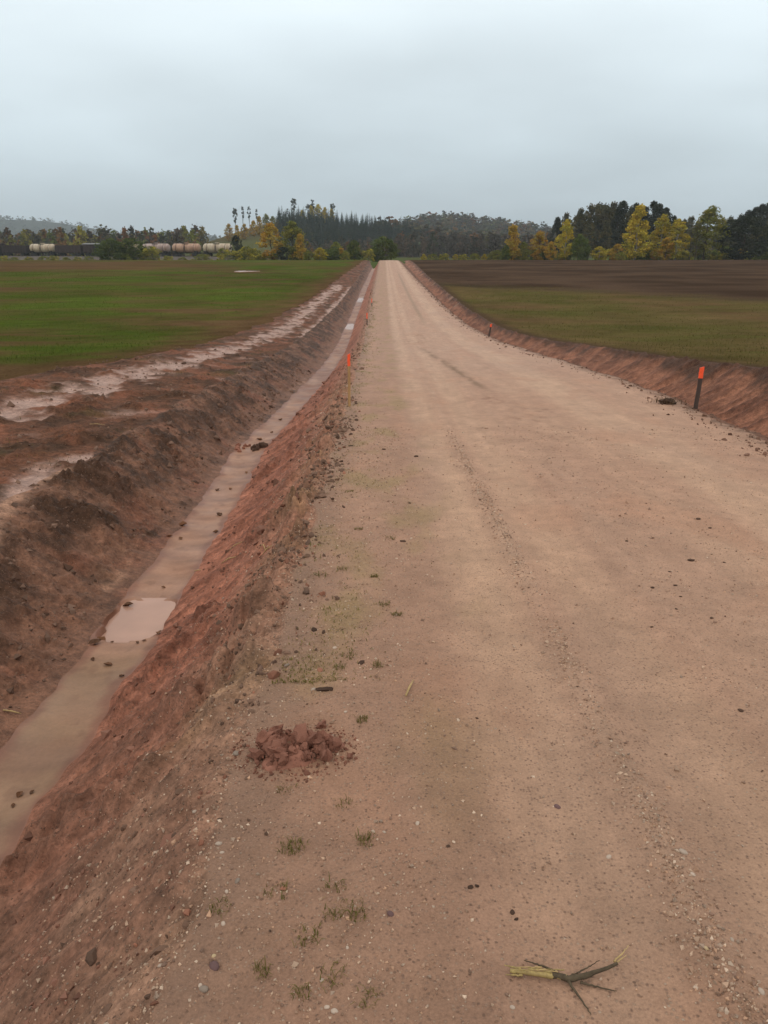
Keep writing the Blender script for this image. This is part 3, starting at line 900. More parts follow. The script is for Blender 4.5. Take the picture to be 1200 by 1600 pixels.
CLOD_D = [proto_mesh('dirt_clod', 60 + k, M_CLOD_D) for k in range(4)]
clods = [(491, 985, 9, 'dark angular dirt clod alone on the sparse verge grass'), (565, 1040, 9, 'dark dirt clod with grass beside it on the verge'),
         (507, 1080, 15, 'long flat dark dirt clod beside a white pebble'), (650, 716, 6, 'single dark dirt clod lying on the smooth wheel track'),
         (548, 698, 6, 'dark dirt clod on the verge near the pale stake'), (1078, 887, 8, None), (1018, 930, 5, None), (1054, 927, 5, None),
         (1062, 945, 4, None), (1017, 992, 4, None), (978, 855, 4, None), (1090, 820, 6, None), (1108, 834, 5, None), (1045, 905, 4, None), (1130, 890, 4, None),
         (735, 1397, 7, None), (800, 1435, 7, None), (806, 1446, 5, None), (745, 1395, 5, None), (700, 1330, 5, None), (745, 1130, 4, None), (630, 850, 7, None),
         (600, 705, 5, None), (640, 790, 4, None), (1055, 965, 4, None), (895, 985, 3, None), (1110, 980, 5, None), (1155, 1125, 7, None)]
for k, (px, py, r, lab) in enumerate(clods):
    x, y_ = ground_at(px, py)
    s = r * .62 * math.hypot(y_, 1.6) / F_PX
    fl = (1.6, .55, .45) if r == 15 else (1.1, .8, .6)
    o = obj('dirt_clod', CLOD_D[k % 4], loc=(x, y_, ground_z(x, y_) + s * .15), rot=(0, 0, random.uniform(0, 6) if r != 15 else .15), scale=(s * fl[0], s * fl[1], s * fl[2]))
    tag(o, lab or 'small dark dirt clod dropped on the gravel road', 'clod', None if lab else 'dirt clods on the road')
PEBS = {k: [proto_mesh('pebble', 80 + j, m, ICO2, .16, .9, .7, True) for j in range(3)] for k, m in M_PEB.items()}
pebs = [(342, 1318, 9, 'pale', 'long pale pebble on the shoulder below the clay heap'), (347, 1332, 6, 'pale', None), (371, 1378, 8, 'grey', 'bluish grey pebble on the shoulder below the clay heap'),
        (354, 1393, 6, 'pale', None), (349, 1446, 7, 'pale', None), (334, 1493, 7, 'ochre', 'small ochre yellow pebble above a dark purple stone'),
        (335, 1512, 15, 'purple', 'dark purple stone at the edge of the road shoulder'), (318, 1546, 12, 'grey', 'dark grey stone next to a small white one'),
        (313, 1541, 6, 'pale', None), (250, 1504, 7, 'pale', None), (303, 1250, 7, 'pale', None), (321, 1250, 6, 'pale', None), (523, 1588, 9, 'pale', None),
        (511, 1580, 7, 'pale', None), (503, 1537, 6, 'pale', None), (543, 1487, 5, 'pale', None), (490, 1078, 8, 'pale', 'white pebble beside a long flat dark clod'),
        (448, 1040, 8, 'grey', 'grey pebble in the dark crumbs along the road edge'), (370, 1178, 12, 'grey', 'grey stone at the foot of the red clay heap'), (870, 1270, 9, 'purple', 'reddish purple pebble pressed into the wheel track'),
        (1065, 1350, 11, 'pale', None), (1185, 1573, 9, 'pale', None), (1100, 1505, 7, 'ochre', None), (1080, 1385, 7, 'pale', None), (652, 1296, 7, 'pale', None), (523, 1013, 6, 'pale', None),
        (610, 1437, 9, 'purple', None), (600, 1307, 5, 'pale', None), (540, 1118, 5, 'pale', None), (800, 1585, 7, 'pale', None), (1140, 1490, 6, 'pale', None), (950, 1350, 8, 'pale', None)]
for k, (px, py, r, kind, lab) in enumerate(pebs):
    x, y_ = ground_at(px, py)
    s = r * .55 * math.hypot(y_, 1.6) / F_PX
    o = obj('pebble', PEBS[kind][k % 3], loc=(x, y_, ground_z(x, y_) + s * .08), rot=(random.uniform(-.3, .3), random.uniform(-.3, .3), random.uniform(0, 6)), scale=(s * 1.15, s * .85, s * .8))
    tag(o, lab or {'pale': 'small pale pebble lying on the gravel', 'ochre': 'ochre pebble in the loose gravel windrow', 'purple': 'purplish brown stone set in the gravel shoulder'}[kind], 'pebble', None if lab else 'loose pebbles on the road')

# ------------------------------------------------------------------ heap of red clay
hx, hy = ground_at(462, 1175)
heap = tag(empty('clay_heap', (hx, hy, ground_z(hx, hy))), 'crumbled heap of red clay dumped on the road shoulder', 'clay heap')
a = np.linspace(0, 2 * np.pi, 48, endpoint=False)
rad = np.linspace(0, 1, 14)
V = [(0, 0, .035)]
for r in rad[1:]:
    for t in a:
        wob_ = 1 + .22 * math.sin(3 * t + 1) + .12 * math.sin(5 * t)
        x, y_ = .15 * r * wob_ * math.cos(t), .115 * r * wob_ * math.sin(t)
        h = .032 * (1 - r ** 2) + .034 * mnoise.fractal(Vector((x * 22, y_ * 22, 3)), .8, 2, 4) * (1 - r ** 4) - .012 * (r > .97)
        h -= .05 * math.exp(-((x + .035) / .025) ** 2 - ((y_ - .035) / .02) ** 2)
        V.append((x, y_, h + ground_z(hx + x, hy + y_) - heap.location.z))
Fc = [(0, 1 + k, 1 + (k + 1) % 48) for k in range(48)]
for j in range(12):
    for k in range(48):
        p0, p1 = 1 + j * 48 + k, 1 + j * 48 + (k + 1) % 48
        Fc += [(p0, p0 + 48, p1 + 48), (p0, p1 + 48, p1)]
obj('mound', mesh_np('mound', V, Fc, M_CLOD_R, smooth=True), heap)
CLOD_R = [proto_mesh('clod', 100 + k, M_CLOD_R, ICO2 if k % 2 else ICO1, .62, 1.6, .8) for k in range(8)]
hr = random.Random(4)
for k in range(150):
    mx, my, dx_, dy_ = hr.choice([(.06, -.015, .06, .045), (.06, -.015, .06, .045), (-.10, -.03, .035, .04), (-.02, .08, .06, .03), (0, -.02, .08, .05)])
    x, y_ = hr.gauss(mx, dx_), hr.gauss(my, dy_)
    r = min(1.2, math.hypot(x / .18, y_ / .135))
    if abs(x + .035) < .032 and abs(y_ - .035) < .026: continue
    s = hr.choice([.006, .007, .009, .011, .014, .02, .028, .042]) * (1.15 - .5 * r)
    zt = .042 * (1 - min(1, r) ** 2) + ground_z(hx + x, hy + y_) - heap.location.z
    obj('clod', CLOD_R[k % 8], heap, (x, y_, zt + s * .25), (hr.uniform(0, 3), hr.uniform(0, 3), hr.uniform(0, 6)), (s, s * hr.uniform(.7, 1), s * hr.uniform(.6, .9)))
n = 700
t = rng.uniform(0, 2 * np.pi, n); r = rng.random(n) ** .5 * 1.3
xx_, yy_ = hx + .185 * r * np.cos(t), hy + .15 * r * np.sin(t)
size = np.clip(rng.lognormal(math.log(.0035), .5, n), .0015, .009)
o = scatter_lumps('crumbs', xx_, yy_, size, np.array((.20, .085, .055)) * rng.uniform(.6, 1.3, (n, 1)), M_CLODS, 'fine red crumbs', P_CLOD[:3], .3)
for kk in ('label', 'category'): del o[kk]
co = np.empty(len(o.data.vertices) * 3, np.float32); o.data.vertices.foreach_get('co', co)
co = co.reshape(-1, 3) - np.array(heap.location, np.float32); rr_ = np.clip(1 - (co[:, 0] / .175) ** 2 - (co[:, 1] / .14) ** 2, 0, 1)
co[:, 2] += .045 * rr_
o.data.vertices.foreach_set('co', co.ravel()); o.parent = heap


# ------------------------------------------------------------------ tubes, stakes, stick
def tube(path, radii, ns=8, cap=True):
    """tapered tube along a path -> V, tri faces"""
    path = np.array(path, float); n = len(path)
    V = []; Fc = []
    for k in range(n):
        d = path[min(k + 1, n - 1)] - path[max(k - 1, 0)]
        d /= np.linalg.norm(d) + 1e-9
        up = np.array((0, 0, 1.)) if abs(d[2]) < .9 else np.array((1., 0, 0))
        u = np.cross(d, up); u /= np.linalg.norm(u); w = np.cross(u, d)
        for j in range(ns):
            t = 2 * math.pi * j / ns
            V.append(path[k] + radii[k] * (u * math.cos(t) + w * math.sin(t)))
    for k in range(n - 1):
        for j in range(ns):
            a0, a1 = k * ns + j, k * ns + (j + 1) % ns
            Fc += [(a0, a1, a1 + ns), (a0, a1 + ns, a0 + ns)]
    if cap:
        c = len(V); V.append(path[0]); V.append(path[-1])
        for j in range(ns):
            Fc += [(c, (j + 1) % ns, j), (c + 1, (n - 1) * ns + j, (n - 1) * ns + (j + 1) % ns)]
    return np.array(V), np.array(Fc)


def join(lst):
    VV, FF, b0 = [], [], 0
    for V, Fc in lst:
        VV.append(V); FF.append(Fc + b0); b0 += len(V)
    return np.concatenate(VV), np.concatenate(FF)


def boxm(x0, x1, y0, y1, z0, z1):
    V = np.array([(x, y_, z) for x in (x0, x1) for y_ in (y0, y1) for z in (z0, z1)], float)
    Fc = np.array([(0, 1, 3), (0, 3, 2), (4, 6, 7), (4, 7, 5), (0, 4, 5), (0, 5, 1), (2, 3, 7), (2, 7, 6), (0, 2, 6), (0, 6, 4), (1, 5, 7), (1, 7, 3)])
    return V, Fc


def mat_wood(name, c, dark):
    m, nt, b = mat_new(name)
    tc = nt.nodes.new('ShaderNodeTexCoord')
    mp = nt.nodes.new('ShaderNodeMapping'); mp.inputs['Scale'].default_value = (60, 60, 3)
    nt.links.new(tc.outputs['Object'], mp.inputs['Vector'])
    n = n_noise(nt, 1.0, 5, .6, mp.outputs[0])
    rp = nt.nodes.new('ShaderNodeValToRGB')
    rp.color_ramp.elements[0].position = .3; rp.color_ramp.elements[0].color = (*dark, 1)
    rp.color_ramp.elements[1].position = .65; rp.color_ramp.elements[1].color = (*c, 1)
    nt.links.new(n.outputs['Fac'], rp.inputs[0]); nt.links.new(rp.outputs[0], b.inputs['Base Color'])
    b.inputs['Roughness'].default_value = .75
    bp = nt.nodes.new('ShaderNodeBump'); bp.inputs['Distance'].default_value = .002
    nt.links.new(n.outputs['Fac'], bp.inputs['Height']); nt.links.new(bp.outputs[0], b.inputs['Normal'])
    return m


M_WOOD = mat_wood('new pine lath', (.46, .27, .11), (.30, .16, .065))
M_WOODD = mat_wood('damp dark lath', (.075, .045, .032), (.04, .025, .02))
M_ORANGE = mat_plain('fluorescent orange paint', (.95, .10, .028), .5, .12, 30, .4)


def stake(px, py, h, tip, w, d, lean, wood, label, dz=0.0):
    x, y_ = ground_at(px, py, dz)
    z = ground_z(x, y_)
    t = tag(empty('survey_stake', (x, y_, z)), label, 'stake', 'orange tipped survey stakes along the road')
    t.rotation_euler = (lean[0], lean[1], random.uniform(-.25, .25))
    def post(z0, z1, ww, dd, chip=0):
        V, Fc = [], []
        lv = np.linspace(z0, z1, 7)
        for k, zz in enumerate(lv):
            b_ = .0025 * math.sin(k * 1.7)
            c_ = .22
            for sx, sy in ((-1, -1 + c_), (-1 + c_, -1), (1 - c_, -1), (1, -1 + c_), (1, 1 - c_), (1 - c_, 1), (-1 + c_, 1), (-1, 1 - c_)):
                V.append((sx * ww / 2 + b_, sy * dd / 2, zz + (chip * sx * .012 if k == 6 else 0)))
        for k in range(6):
            for j in range(8):
                a0, a1 = k * 8 + j, k * 8 + (j + 1) % 8
                Fc += [(a0, a1, a1 + 8), (a0, a1 + 8, a0 + 8)]
        for j in range(1, 7):
            Fc += [(48, 48 + j, 48 + j + 1), (0, j + 1, j)]
        return np.array(V), np.array(Fc)
    V, Fc = post(-.25, h - tip, w, d)
    obj('post', mesh_np('post', V, Fc, wood), t)
    V, Fc = post(h - tip, h, w * 1.02, d * 1.02, 1)
    obj('painted_tip', mesh_np('painted_tip', V, Fc, M_ORANGE), t)
    return t


stake(546, 635, .80, .18, .042, .022, (0, 0), M_WOOD, 'pale wooden survey stake with orange tip standing at the ditch edge')
stake(1087, 637, .64, .165, .062, .024, (0, .03), M_WOODD, 'dark wooden survey stake with wide bright orange top against the red clay bank')
stake(573.5, 508, .62, .30, .05, .025, (0, 0), M_WOODD, 'small survey stake with orange top at the dip of the ditch edge')
stake(581, 478, .50, .28, .05, .025, (0, 0), M_WOODD, 'faint survey stake where the ditch edge starts to climb')
stake(764, 526, .52, .12, .07, .03, (0, .14), M_WOODD, 'dark leaning survey stake with dull orange tip by olive field')

# broken stick
sx, sy = ground_at(880, 1535)
M_PEEL = mat_wood('peeled wood', (.40, .29, .10), (.20, .13, .05))
M_BARK = mat_plain('dark bark', (.085, .062, .038), .9, .4, 60, .2, .002)
M_STRAW = mat_plain('straw', (.42, .29, .13), .8, .25, 40, .2)
stick = tag(empty('broken_stick', (sx, sy, ground_z(sx, sy) + .004)), 'splintered stick with peeled yellow end and dark twigs on the gravel', 'stick')


def rel(px, py, h=.008):
    x, y_ = ground_at(px, py)
    return (x - sx, y_ - sy, ground_z(x, y_) - stick.location.z + h)


def branch(name, pts, radii, mat, ns=9):
    pts = [rel(*p) for p in pts]
    pts = np.array(pts)
    tt_ = np.linspace(0, len(pts) - 1, 14)
    q = np.stack([np.interp(tt_, range(len(pts)), pts[:, k]) for k in range(3)], 1)
    for k in range(1, 13): q[k] += np.array([mnoise.noise(Vector((k * 2.1 + pts[0][0] * 90, len(pts), j * 9.))) for j in range(3)]) * .0032
    rr = np.interp(tt_, np.linspace(0, len(pts) - 1, len(radii)), radii) * np.array([1 + .22 * mnoise.noise(Vector((k * 1.7, pts[0][1] * 70, 2.))) for k in range(14)])
    V, Fc = tube(q, rr, ns)
    return obj(name, mesh_np(name, V, Fc, mat, smooth=True), stick)


branch('peeled_stem', [(796, 1531, .010), (830, 1535, .012), (884, 1543, .0125)], [.0052, .0066, .0066], M_PEEL)
branch('splinter', [(787, 1524, .012), (812, 1530, .015)], [.0012, .003], M_PEEL, 6)
branch('splinter', [(789, 1536, .006), (815, 1537, .008)], [.001, .003], M_PEEL, 6)
branch('splinter', [(802, 1526, .014), (845, 1531, .019)], [.0008, .002], M_STRAW, 6)
branch('bark_stem', [(862, 1540, .012), (890, 1545, .012), (915, 1542, .014), (940, 1533, .016), (962, 1526, .018)], [.0070, .0076, .0062, .0048, .0034], M_BARK)
branch('twig', [(886, 1546, .010), (900, 1565, .006), (915, 1585, .004), (922, 1597, .003)], [.0042, .003, .002, .001], M_BARK, 6)
branch('twig', [(865, 1533, .014), (840, 1521, .010), (818, 1512, .006)], [.0032, .0022, .001], M_BARK, 6)
branch('twig', [(900, 1539, .018), (920, 1528, .016), (935, 1518, .012)], [.0022, .0015, .0008], M_BARK, 6)
branch('twig', [(905, 1549, .008), (935, 1556, .004), (962, 1562, .003)], [.0028, .002, .0008], M_BARK, 6)
branch('splinter', [(957, 1524, .018), (968, 1514, .022), (979, 1503, .026)], [.0028, .002, .0007], M_STRAW, 6)
branch('splinter', [(957, 1528, .016), (966, 1522, .018), (976, 1515, .021)], [.0028, .0018, .0006], M_STRAW, 6)
for k in range(9):
    u_ = hr.random(); bx, by = 875 + 70 * u_, 1543 - 14 * u_ * u_
    ex, ey = bx + hr.uniform(-16, 26), by + hr.uniform(-6, 5)
    branch('twig', [(bx, by, .014), ((bx + ex) / 2, (by + ey) / 2 + hr.uniform(-3, 3), .016), (ex, ey, .004)], [.0020, .0013, .0006], M_BARK, 5)
for k in range(5):
    branch('splinter', [(800 + 12 * k, 1531 + hr.uniform(-2, 4), .017), (840 + 10 * k, 1537 + hr.uniform(-4, 3), .021)], [.0006, .0018], M_STRAW if k % 2 else M_PEEL, 5)

# ------------------------------------------------------------------ grass
M_GRASS = mat_attr('grass blades', rough=.8, spec=.03, trans=.25)


def blades(xs, ys, h, w, cols, rng, lean=.5, zs=None):
    """two-triangle bent blades -> V, F, C"""
    n = len(xs)
    z = gz(xs, ys) if zs is None else zs
    t = rng.uniform(0, 2 * np.pi, n)
    dx, dy = np.cos(t), np.sin(t)
    ln = rng.uniform(.1, 1, n) * lean
    b0 = np.stack([xs - dy * w / 2, ys + dx * w / 2, z - .004], 1); b1 = np.stack([xs + dy * w / 2, ys - dx * w / 2, z - .004], 1)
    mid = np.stack([xs + dx * h * ln * .35, ys + dy * h * ln * .35, z + h * .62], 1)
    sd = np.stack([-dy * w * .4, dx * w * .4, 0 * w], 1)
    tip = np.stack([xs + dx * h * ln, ys + dy * h * ln, z + h * (1 - .35 * ln)], 1)
    V = np.stack([b0, b1, mid + sd, mid - sd, tip], 1).reshape(-1, 3)
    k = np.arange(n)[:, None] * 5
    Fc = np.concatenate([k + np.array([[0, 1, 3]]), k + np.array([[0, 3, 2]]), k + np.array([[2, 3, 4]])])
    return V, Fc, np.repeat(cols, 5, 0)


GCOL = np.array([(.16, .120, .042), (.13, .108, .030), (.20, .15, .065), (.10, .092, .026)])
# individual tufts on the verge
tuft_px = [(565, 1130), (408, 1525), (520, 1435), (452, 1330), (570, 1320), (345, 1420), (525, 1395), (480, 1470), (560, 1440), (430, 1395), (538, 1262), (448, 1235), (520, 1530),
           (600, 950), (620, 965), (535, 892), (500, 900), (530, 1045), (545, 1030), (590, 1045), (465, 1330), (548, 1425), (575, 1570), (470, 1560), (545, 770), (560, 830), (610, 845), (585, 905)]
tr = np.random.default_rng(3)
for k, (px, py) in enumerate(tuft_px):
    x, y_ = ground_at(px, py)
    nb = int(tr.integers(26, 55)); rad = tr.uniform(.012, .024) * (1 + .06 * y_)
    xs, ys = x + np.clip(tr.normal(0, rad, nb), -1.3 * rad, 1.3 * rad), y_ + np.clip(tr.normal(0, rad, nb), -1.3 * rad, 1.3 * rad)
    V, Fc, C = blades(xs, ys, tr.uniform(.008, .022, nb) * (1 + .04 * y_), tr.uniform(.0014, .0028, nb) * (1 + .1 * y_), GCOL[tr.integers(0, 4, nb)] * tr.uniform(.8, 1.3, (nb, 1)), tr, 1.8)
    z0 = ground_z(x, y_)
    o = obj('grass_tuft', mesh_np('grass_tuft', V - np.array((x, y_, z0)), Fc, M_GRASS, C), loc=(x, y_, z0))
    tag(o, 'grass tuft at the foot of the red clay heap' if k == 11 else 'short sparse grass tuft on the gravel verge', 'grass tuft', None if k == 11 else 'grass tufts on the verge')
# thin grass over the rest of the verge
n = 8000
yy_ = 3 + 60 * tr.random(n) ** 2.2
xx_ = np.interp(yy_, Y, xl) + np.abs(tr.normal(.1, .26, n)) + .02
kp = fbm(xx_ * 2.3 + 4, yy_ * 1.1, 4) + tr.normal(0, .22, n) > .16
xx_, yy_ = xx_[kp], yy_[kp]; n = len(xx_)
V, Fc, C = blades(xx_, yy_, tr.uniform(.006, .017, n) * (1 + .05 * yy_), tr.uniform(.002, .004, n) * (1 + .10 * yy_), GCOL[tr.integers(0, 4, n)] * tr.uniform(.9, 1.6, (n, 1)), tr, 2.2)
tag(obj('verge_grass', mesh_np('verge_grass', V, Fc, M_GRASS, C)), 'thin yellowish grass along the left verge of the road', 'grass', kind='stuff')
# young crop and weeds in the fields
n = 90000
yy_ = 11 + 120 * tr.random(n) ** 2.0
xx_ = np.interp(yy_, Y, xg) - tr.random(n) ** 1.2 * (.62 * yy_ + 2)
gv = field_val('_greenL', xx_, yy_)
kp = tr.random(n) < (gv - .2) * .8
xx_, yy_ = xx_[kp], yy_[kp]; n = len(xx_)
cl = np.array([(.062, .088, .017), (.074, .090, .018), (.056, .075, .014), (.095, .088, .024)])[tr.integers(0, 4, n)] * tr.uniform(.75, 1.3, (n, 1))
V, Fc, C = blades(xx_, yy_, tr.uniform(.03, .08, n) * (1 + .006 * yy_), tr.uniform(.004, .008, n) * (1 + .035 * yy_), cl, tr, .9)
tag(obj('young_crop', mesh_np('young_crop', V, Fc, M_GRASS, C)), 'short green blades of young crop in the field beside the ditch', 'crop', kind='stuff')
n = 60000
yy_ = 11 + 85 * tr.random(n) ** 1.8
xx_ = np.interp(yy_, Y, xrt) + .05 + tr.random(n) ** 1.2 * (.62 * yy_ + 2)
gv = field_val('_greenR', xx_, yy_)
kp = tr.random(n) < .05 + gv * .7
kp &= field_val('_greenR', xx_, yy_) > .02
xx_, yy_ = xx_[kp], yy_[kp]; n = len(xx_)
cl = np.array([(.098, .084, .024), (.118, .084, .034), (.080, .076, .020), (.135, .10, .045)])[tr.integers(0, 4, n)] * tr.uniform(.75, 1.25, (n, 1))
V, Fc, C = blades(xx_, yy_, tr.uniform(.03, .09, n) * (1 + .006 * yy_), tr.uniform(.004, .008, n) * (1 + .035 * yy_), cl, tr, 1.0)
tag(obj('stubble_grass', mesh_np('stubble_grass', V, Fc, M_GRASS, C)), 'thin olive grass and stubble in the field beyond the clay bank', 'grass', kind='stuff')
# weeds on the bare strip and top of the bank
n = 7000
yy_ = 4 + 40 * tr.random(n) ** 1.6
xx_ = np.interp(yy_, Y, xt) + .25 - tr.random(n) * 4.5
kp = fbm(xx_ * .9 + 60, yy_ * .6, 3) + tr.normal(0, .08, n) > .16
xx_, yy_ = xx_[kp], yy_[kp]; n = len(xx_)
V, Fc, C = blades(xx_, yy_, tr.uniform(.02, .06, n), tr.uniform(.003, .006, n) * (1 + .04 * yy_), GCOL[tr.integers(0, 4, n)] * tr.uniform(.5, 1.1, (n, 1)), tr, 1.0)
tag(obj('bank_weeds', mesh_np('bank_weeds', V, Fc, M_GRASS, C)), 'sparse dark weeds on the bare strip above the ditch', 'weeds', kind='stuff')


# ------------------------------------------------------------------ fallen leaves and debris in the ditch
M_LEAF = mat_plain('dead leaf', (.14, .062, .028), .7, .4, 90, .3, 0, .35)


def leaf_mesh(seed):
    r_ = random.Random(seed)
    V, Fc = [], []
    prof = [0, .55, .9, 1, .8, .45, .08]
    for k, p_ in enumerate(prof):
        u = k / 6 - .5
        for j in (-1, -.5, 0, .5, 1):
            wd_ = p_ * .33 * j * (1 + .15 * r_.uniform(-1, 1))
            V.append((u, wd_, .22 * abs(j) ** 1.5 * p_ + .35 * (u * u) + .05 * r_.uniform(-1, 1)))
    for k in range(6):
        for j in range(4):
            a0 = k * 5 + j
            Fc += [(a0, a0 + 1, a0 + 6), (a0, a0 + 6, a0 + 5)]
    return mesh_np('fallen_leaf', np.array(V), np.array(Fc), M_LEAF)


LEAVES = [leaf_mesh(k) for k in range(4)]
leaf_px = [(200, 942, 9, 'curled brown leaf at the upper rim of the pink puddle'), (157, 996, 14, 'large curled brown leaf at the lower corner of the pink puddle'), (148, 1004, 11, 'dark leaf caught on the bank beside the pink puddle'),
           (250, 980, 7, 'brown leaf floating at the road side rim of the pink puddle'), (247, 989, 6, None), (168, 1035, 8, None), (145, 1028, 5, None), (190, 1055, 5, None), (285, 820, 8, None),
           (265, 838, 5, None), (282, 840, 5, None), (342, 803, 7, None), (337, 830, 5, None), (360, 762, 4, None), (385, 738, 4, None), (340, 764, 5, None), (438, 655, 5, None), (425, 675, 4, None),
           (405, 685, 6, None), (255, 915, 4, None), (30, 1237, 7, None), (50, 1235, 5, None), (20, 1255, 5, None), (175, 1000, 4, None), (214, 1002, 4, None), (225, 999, 4, None)]
for k, (px, py, r, lab) in enumerate(leaf_px):
    x, y_ = ground_at(px, py, -DEPTH_L + .005)
    s = r * 2.0 * math.hypot(y_, 2.4) / F_PX
    zt = ground_z(x, y_)
    if 5.38 < y_ < 6.3: zt = max(zt, float(P(6.28)) - DEPTH_L - .014)
    o = obj('fallen_leaf', LEAVES[k % 4], loc=(x, y_, zt + .003), rot=(random.uniform(-.25, .25), random.uniform(-.25, .25), random.uniform(0, 6)), scale=s)
    tag(o, lab or 'small dead leaf lying on the wet ditch floor', 'leaf', None if lab else 'dead leaves in the ditch')
# clods that dam the ditch
dam = tag(empty('clod_dam', (*ground_at(385, 703, -DEPTH_L), 0)), 'low dam of dark and red clods across the ditch floor', 'clods')
dam.location.z = ground_z(dam.location.x, dam.location.y)
DAM_D = [proto_mesh('clod', 140 + k, M_CLOD_D) for k in range(3)]
for k in range(24):
    u = hr.random()
    px, py = 368 + 48 * u + hr.uniform(-3, 3), 702 - 6 * u + hr.uniform(-5, 5)
    x, y_ = ground_at(px, py, -DEPTH_L)
    s = hr.uniform(.025, .065) * (1 if k % 5 else 1.5)
    obj('clod', (DAM_D[k % 3] if px > 393 else CLOD_R[k % 8]), dam, (x - dam.location.x, y_ - dam.location.y, ground_z(x, y_) - dam.location.z + s * .25), (hr.uniform(0, 3), hr.uniform(0, 3), 0), (s, s * .8, s * .6))
# turf clump near the right stake
x, y_ = ground_at(1043, 632)
sod = tag(empty('sod_clump', (x, y_, ground_z(x, y_))), 'dark torn clump of sod on the road edge beside the wide orange topped stake', 'sod clump')
V, Fc = lumpy(77, ICO3, .5, 1.6, .5)
obj('soil', mesh_np('soil', V * np.array((.12, .10, .10)) + np.array((0, 0, .03)), Fc, M_CLOD_D), sod)
nb = 130
V, Fc, C = blades(tr.normal(0, .13, nb), tr.normal(0, .09, nb), tr.uniform(.04, .10, nb), tr.uniform(.005, .010, nb), np.array((.11, .070, .04)) * tr.uniform(.6, 1.4, (nb, 1)), tr, 1.6, zs=np.full(nb, .03))
obj('dead_grass', mesh_np('dead_grass', V, Fc, M_GRASS, C), sod)
# straws on the red slope
for k, (px, py, dx, dy, dz) in enumerate([(367, 850, 12, 2, -.62), (358, 880, 12, 3, -.62), (412, 858, 4, 8, -.3), (418, 866, 8, 3, -.28), (5, 1031, 14, 0, -.5), (150, 645, 12, -1, 0), (308, 880, 6, 1, -.8), (640, 1085, 6, -12, 0)]):
    x0, y0 = ground_at(px - dx, py - dy, dz); x1, y1 = ground_at(px + dx, py + dy, dz)
    z0, z1 = ground_z(x0, y0) + .012, ground_z(x1, y1) + .012
    xm, ym = (x0 + x1) / 2, (y0 + y1) / 2
    zm = max((z0 + z1) / 2, ground_z(xm, ym) + .012)
    V, Fc = tube([(x0 - xm, y0 - ym, z0 - zm), (0, 0, 0.004), (x1 - xm, y1 - ym, z1 - zm)], [.004, .005, .002], 6)
    tag(obj('straw', mesh_np('straw', V, Fc, M_STRAW, smooth=True), loc=(xm, ym, zm)), 'pale dry straw on the gravel verge' if k == 7 else 'pale dry straw lying on the dug soil of the ditch', 'straw', None if k == 7 else 'straws around the ditch')


# ------------------------------------------------------------------ trees
M_FOL = mat_attr('foliage', rough=.75, spec=.15, trans=.25, obj_rand=.12)
M_BARKT = mat_plain('tree bark', (.075, .055, .042), .9, .35, 4, .1, .02)
M_BIRCH = mat_plain('birch bark', (.32, .29, .25), .8, .4, 6, .2, .01)


def leaves(C, size, rng, cols, flat=.0):
    """one quad leaf spray per centre"""
    n = len(C)
    R = rand_rot(n, rng)
    if flat > 0: R[:, 2, :2] *= (1 - flat)
    q = np.array([(-.5, -.32, 0), (.5, -.25, .08), (.42, .34, 0), (-.4, .28, .1)])
    V = np.einsum('nij,vj->nvi', R, q) * size[:, None, None] + C[:, None, :]
    k = np.arange(n)[:, None] * 4
    Fc = np.concatenate([k + np.array([[0, 1, 2]]), k + np.array([[0, 2, 3]])])
    return V.reshape(-1, 3), Fc, np.repeat(cols, 4, 0)


def env_r(shape, h):
    if shape == 'oval': return np.sin(np.pi * np.clip(h, 0, 1) ** .75) ** .8
    if shape == 'cone': return (1 - h) ** .8 * np.clip(h * 9, .2, 1)
    if shape == 'round': return np.sqrt(np.clip(1 - (2 * h - 1) ** 2, 0, 1))
    if shape == 'bush': return np.sqrt(np.clip(1 - h ** 2.2, 0, 1)) * np.clip(.72 + h * .8, 0, 1)
    if shape == 'column': return np.clip(1 - h ** 3, 0, 1) * np.clip(.55 + h, 0, 1) * .9
    if shape == 'top': return np.sin(np.pi * np.clip(h, 0, 1)) ** .5
    return 1 - h * 0


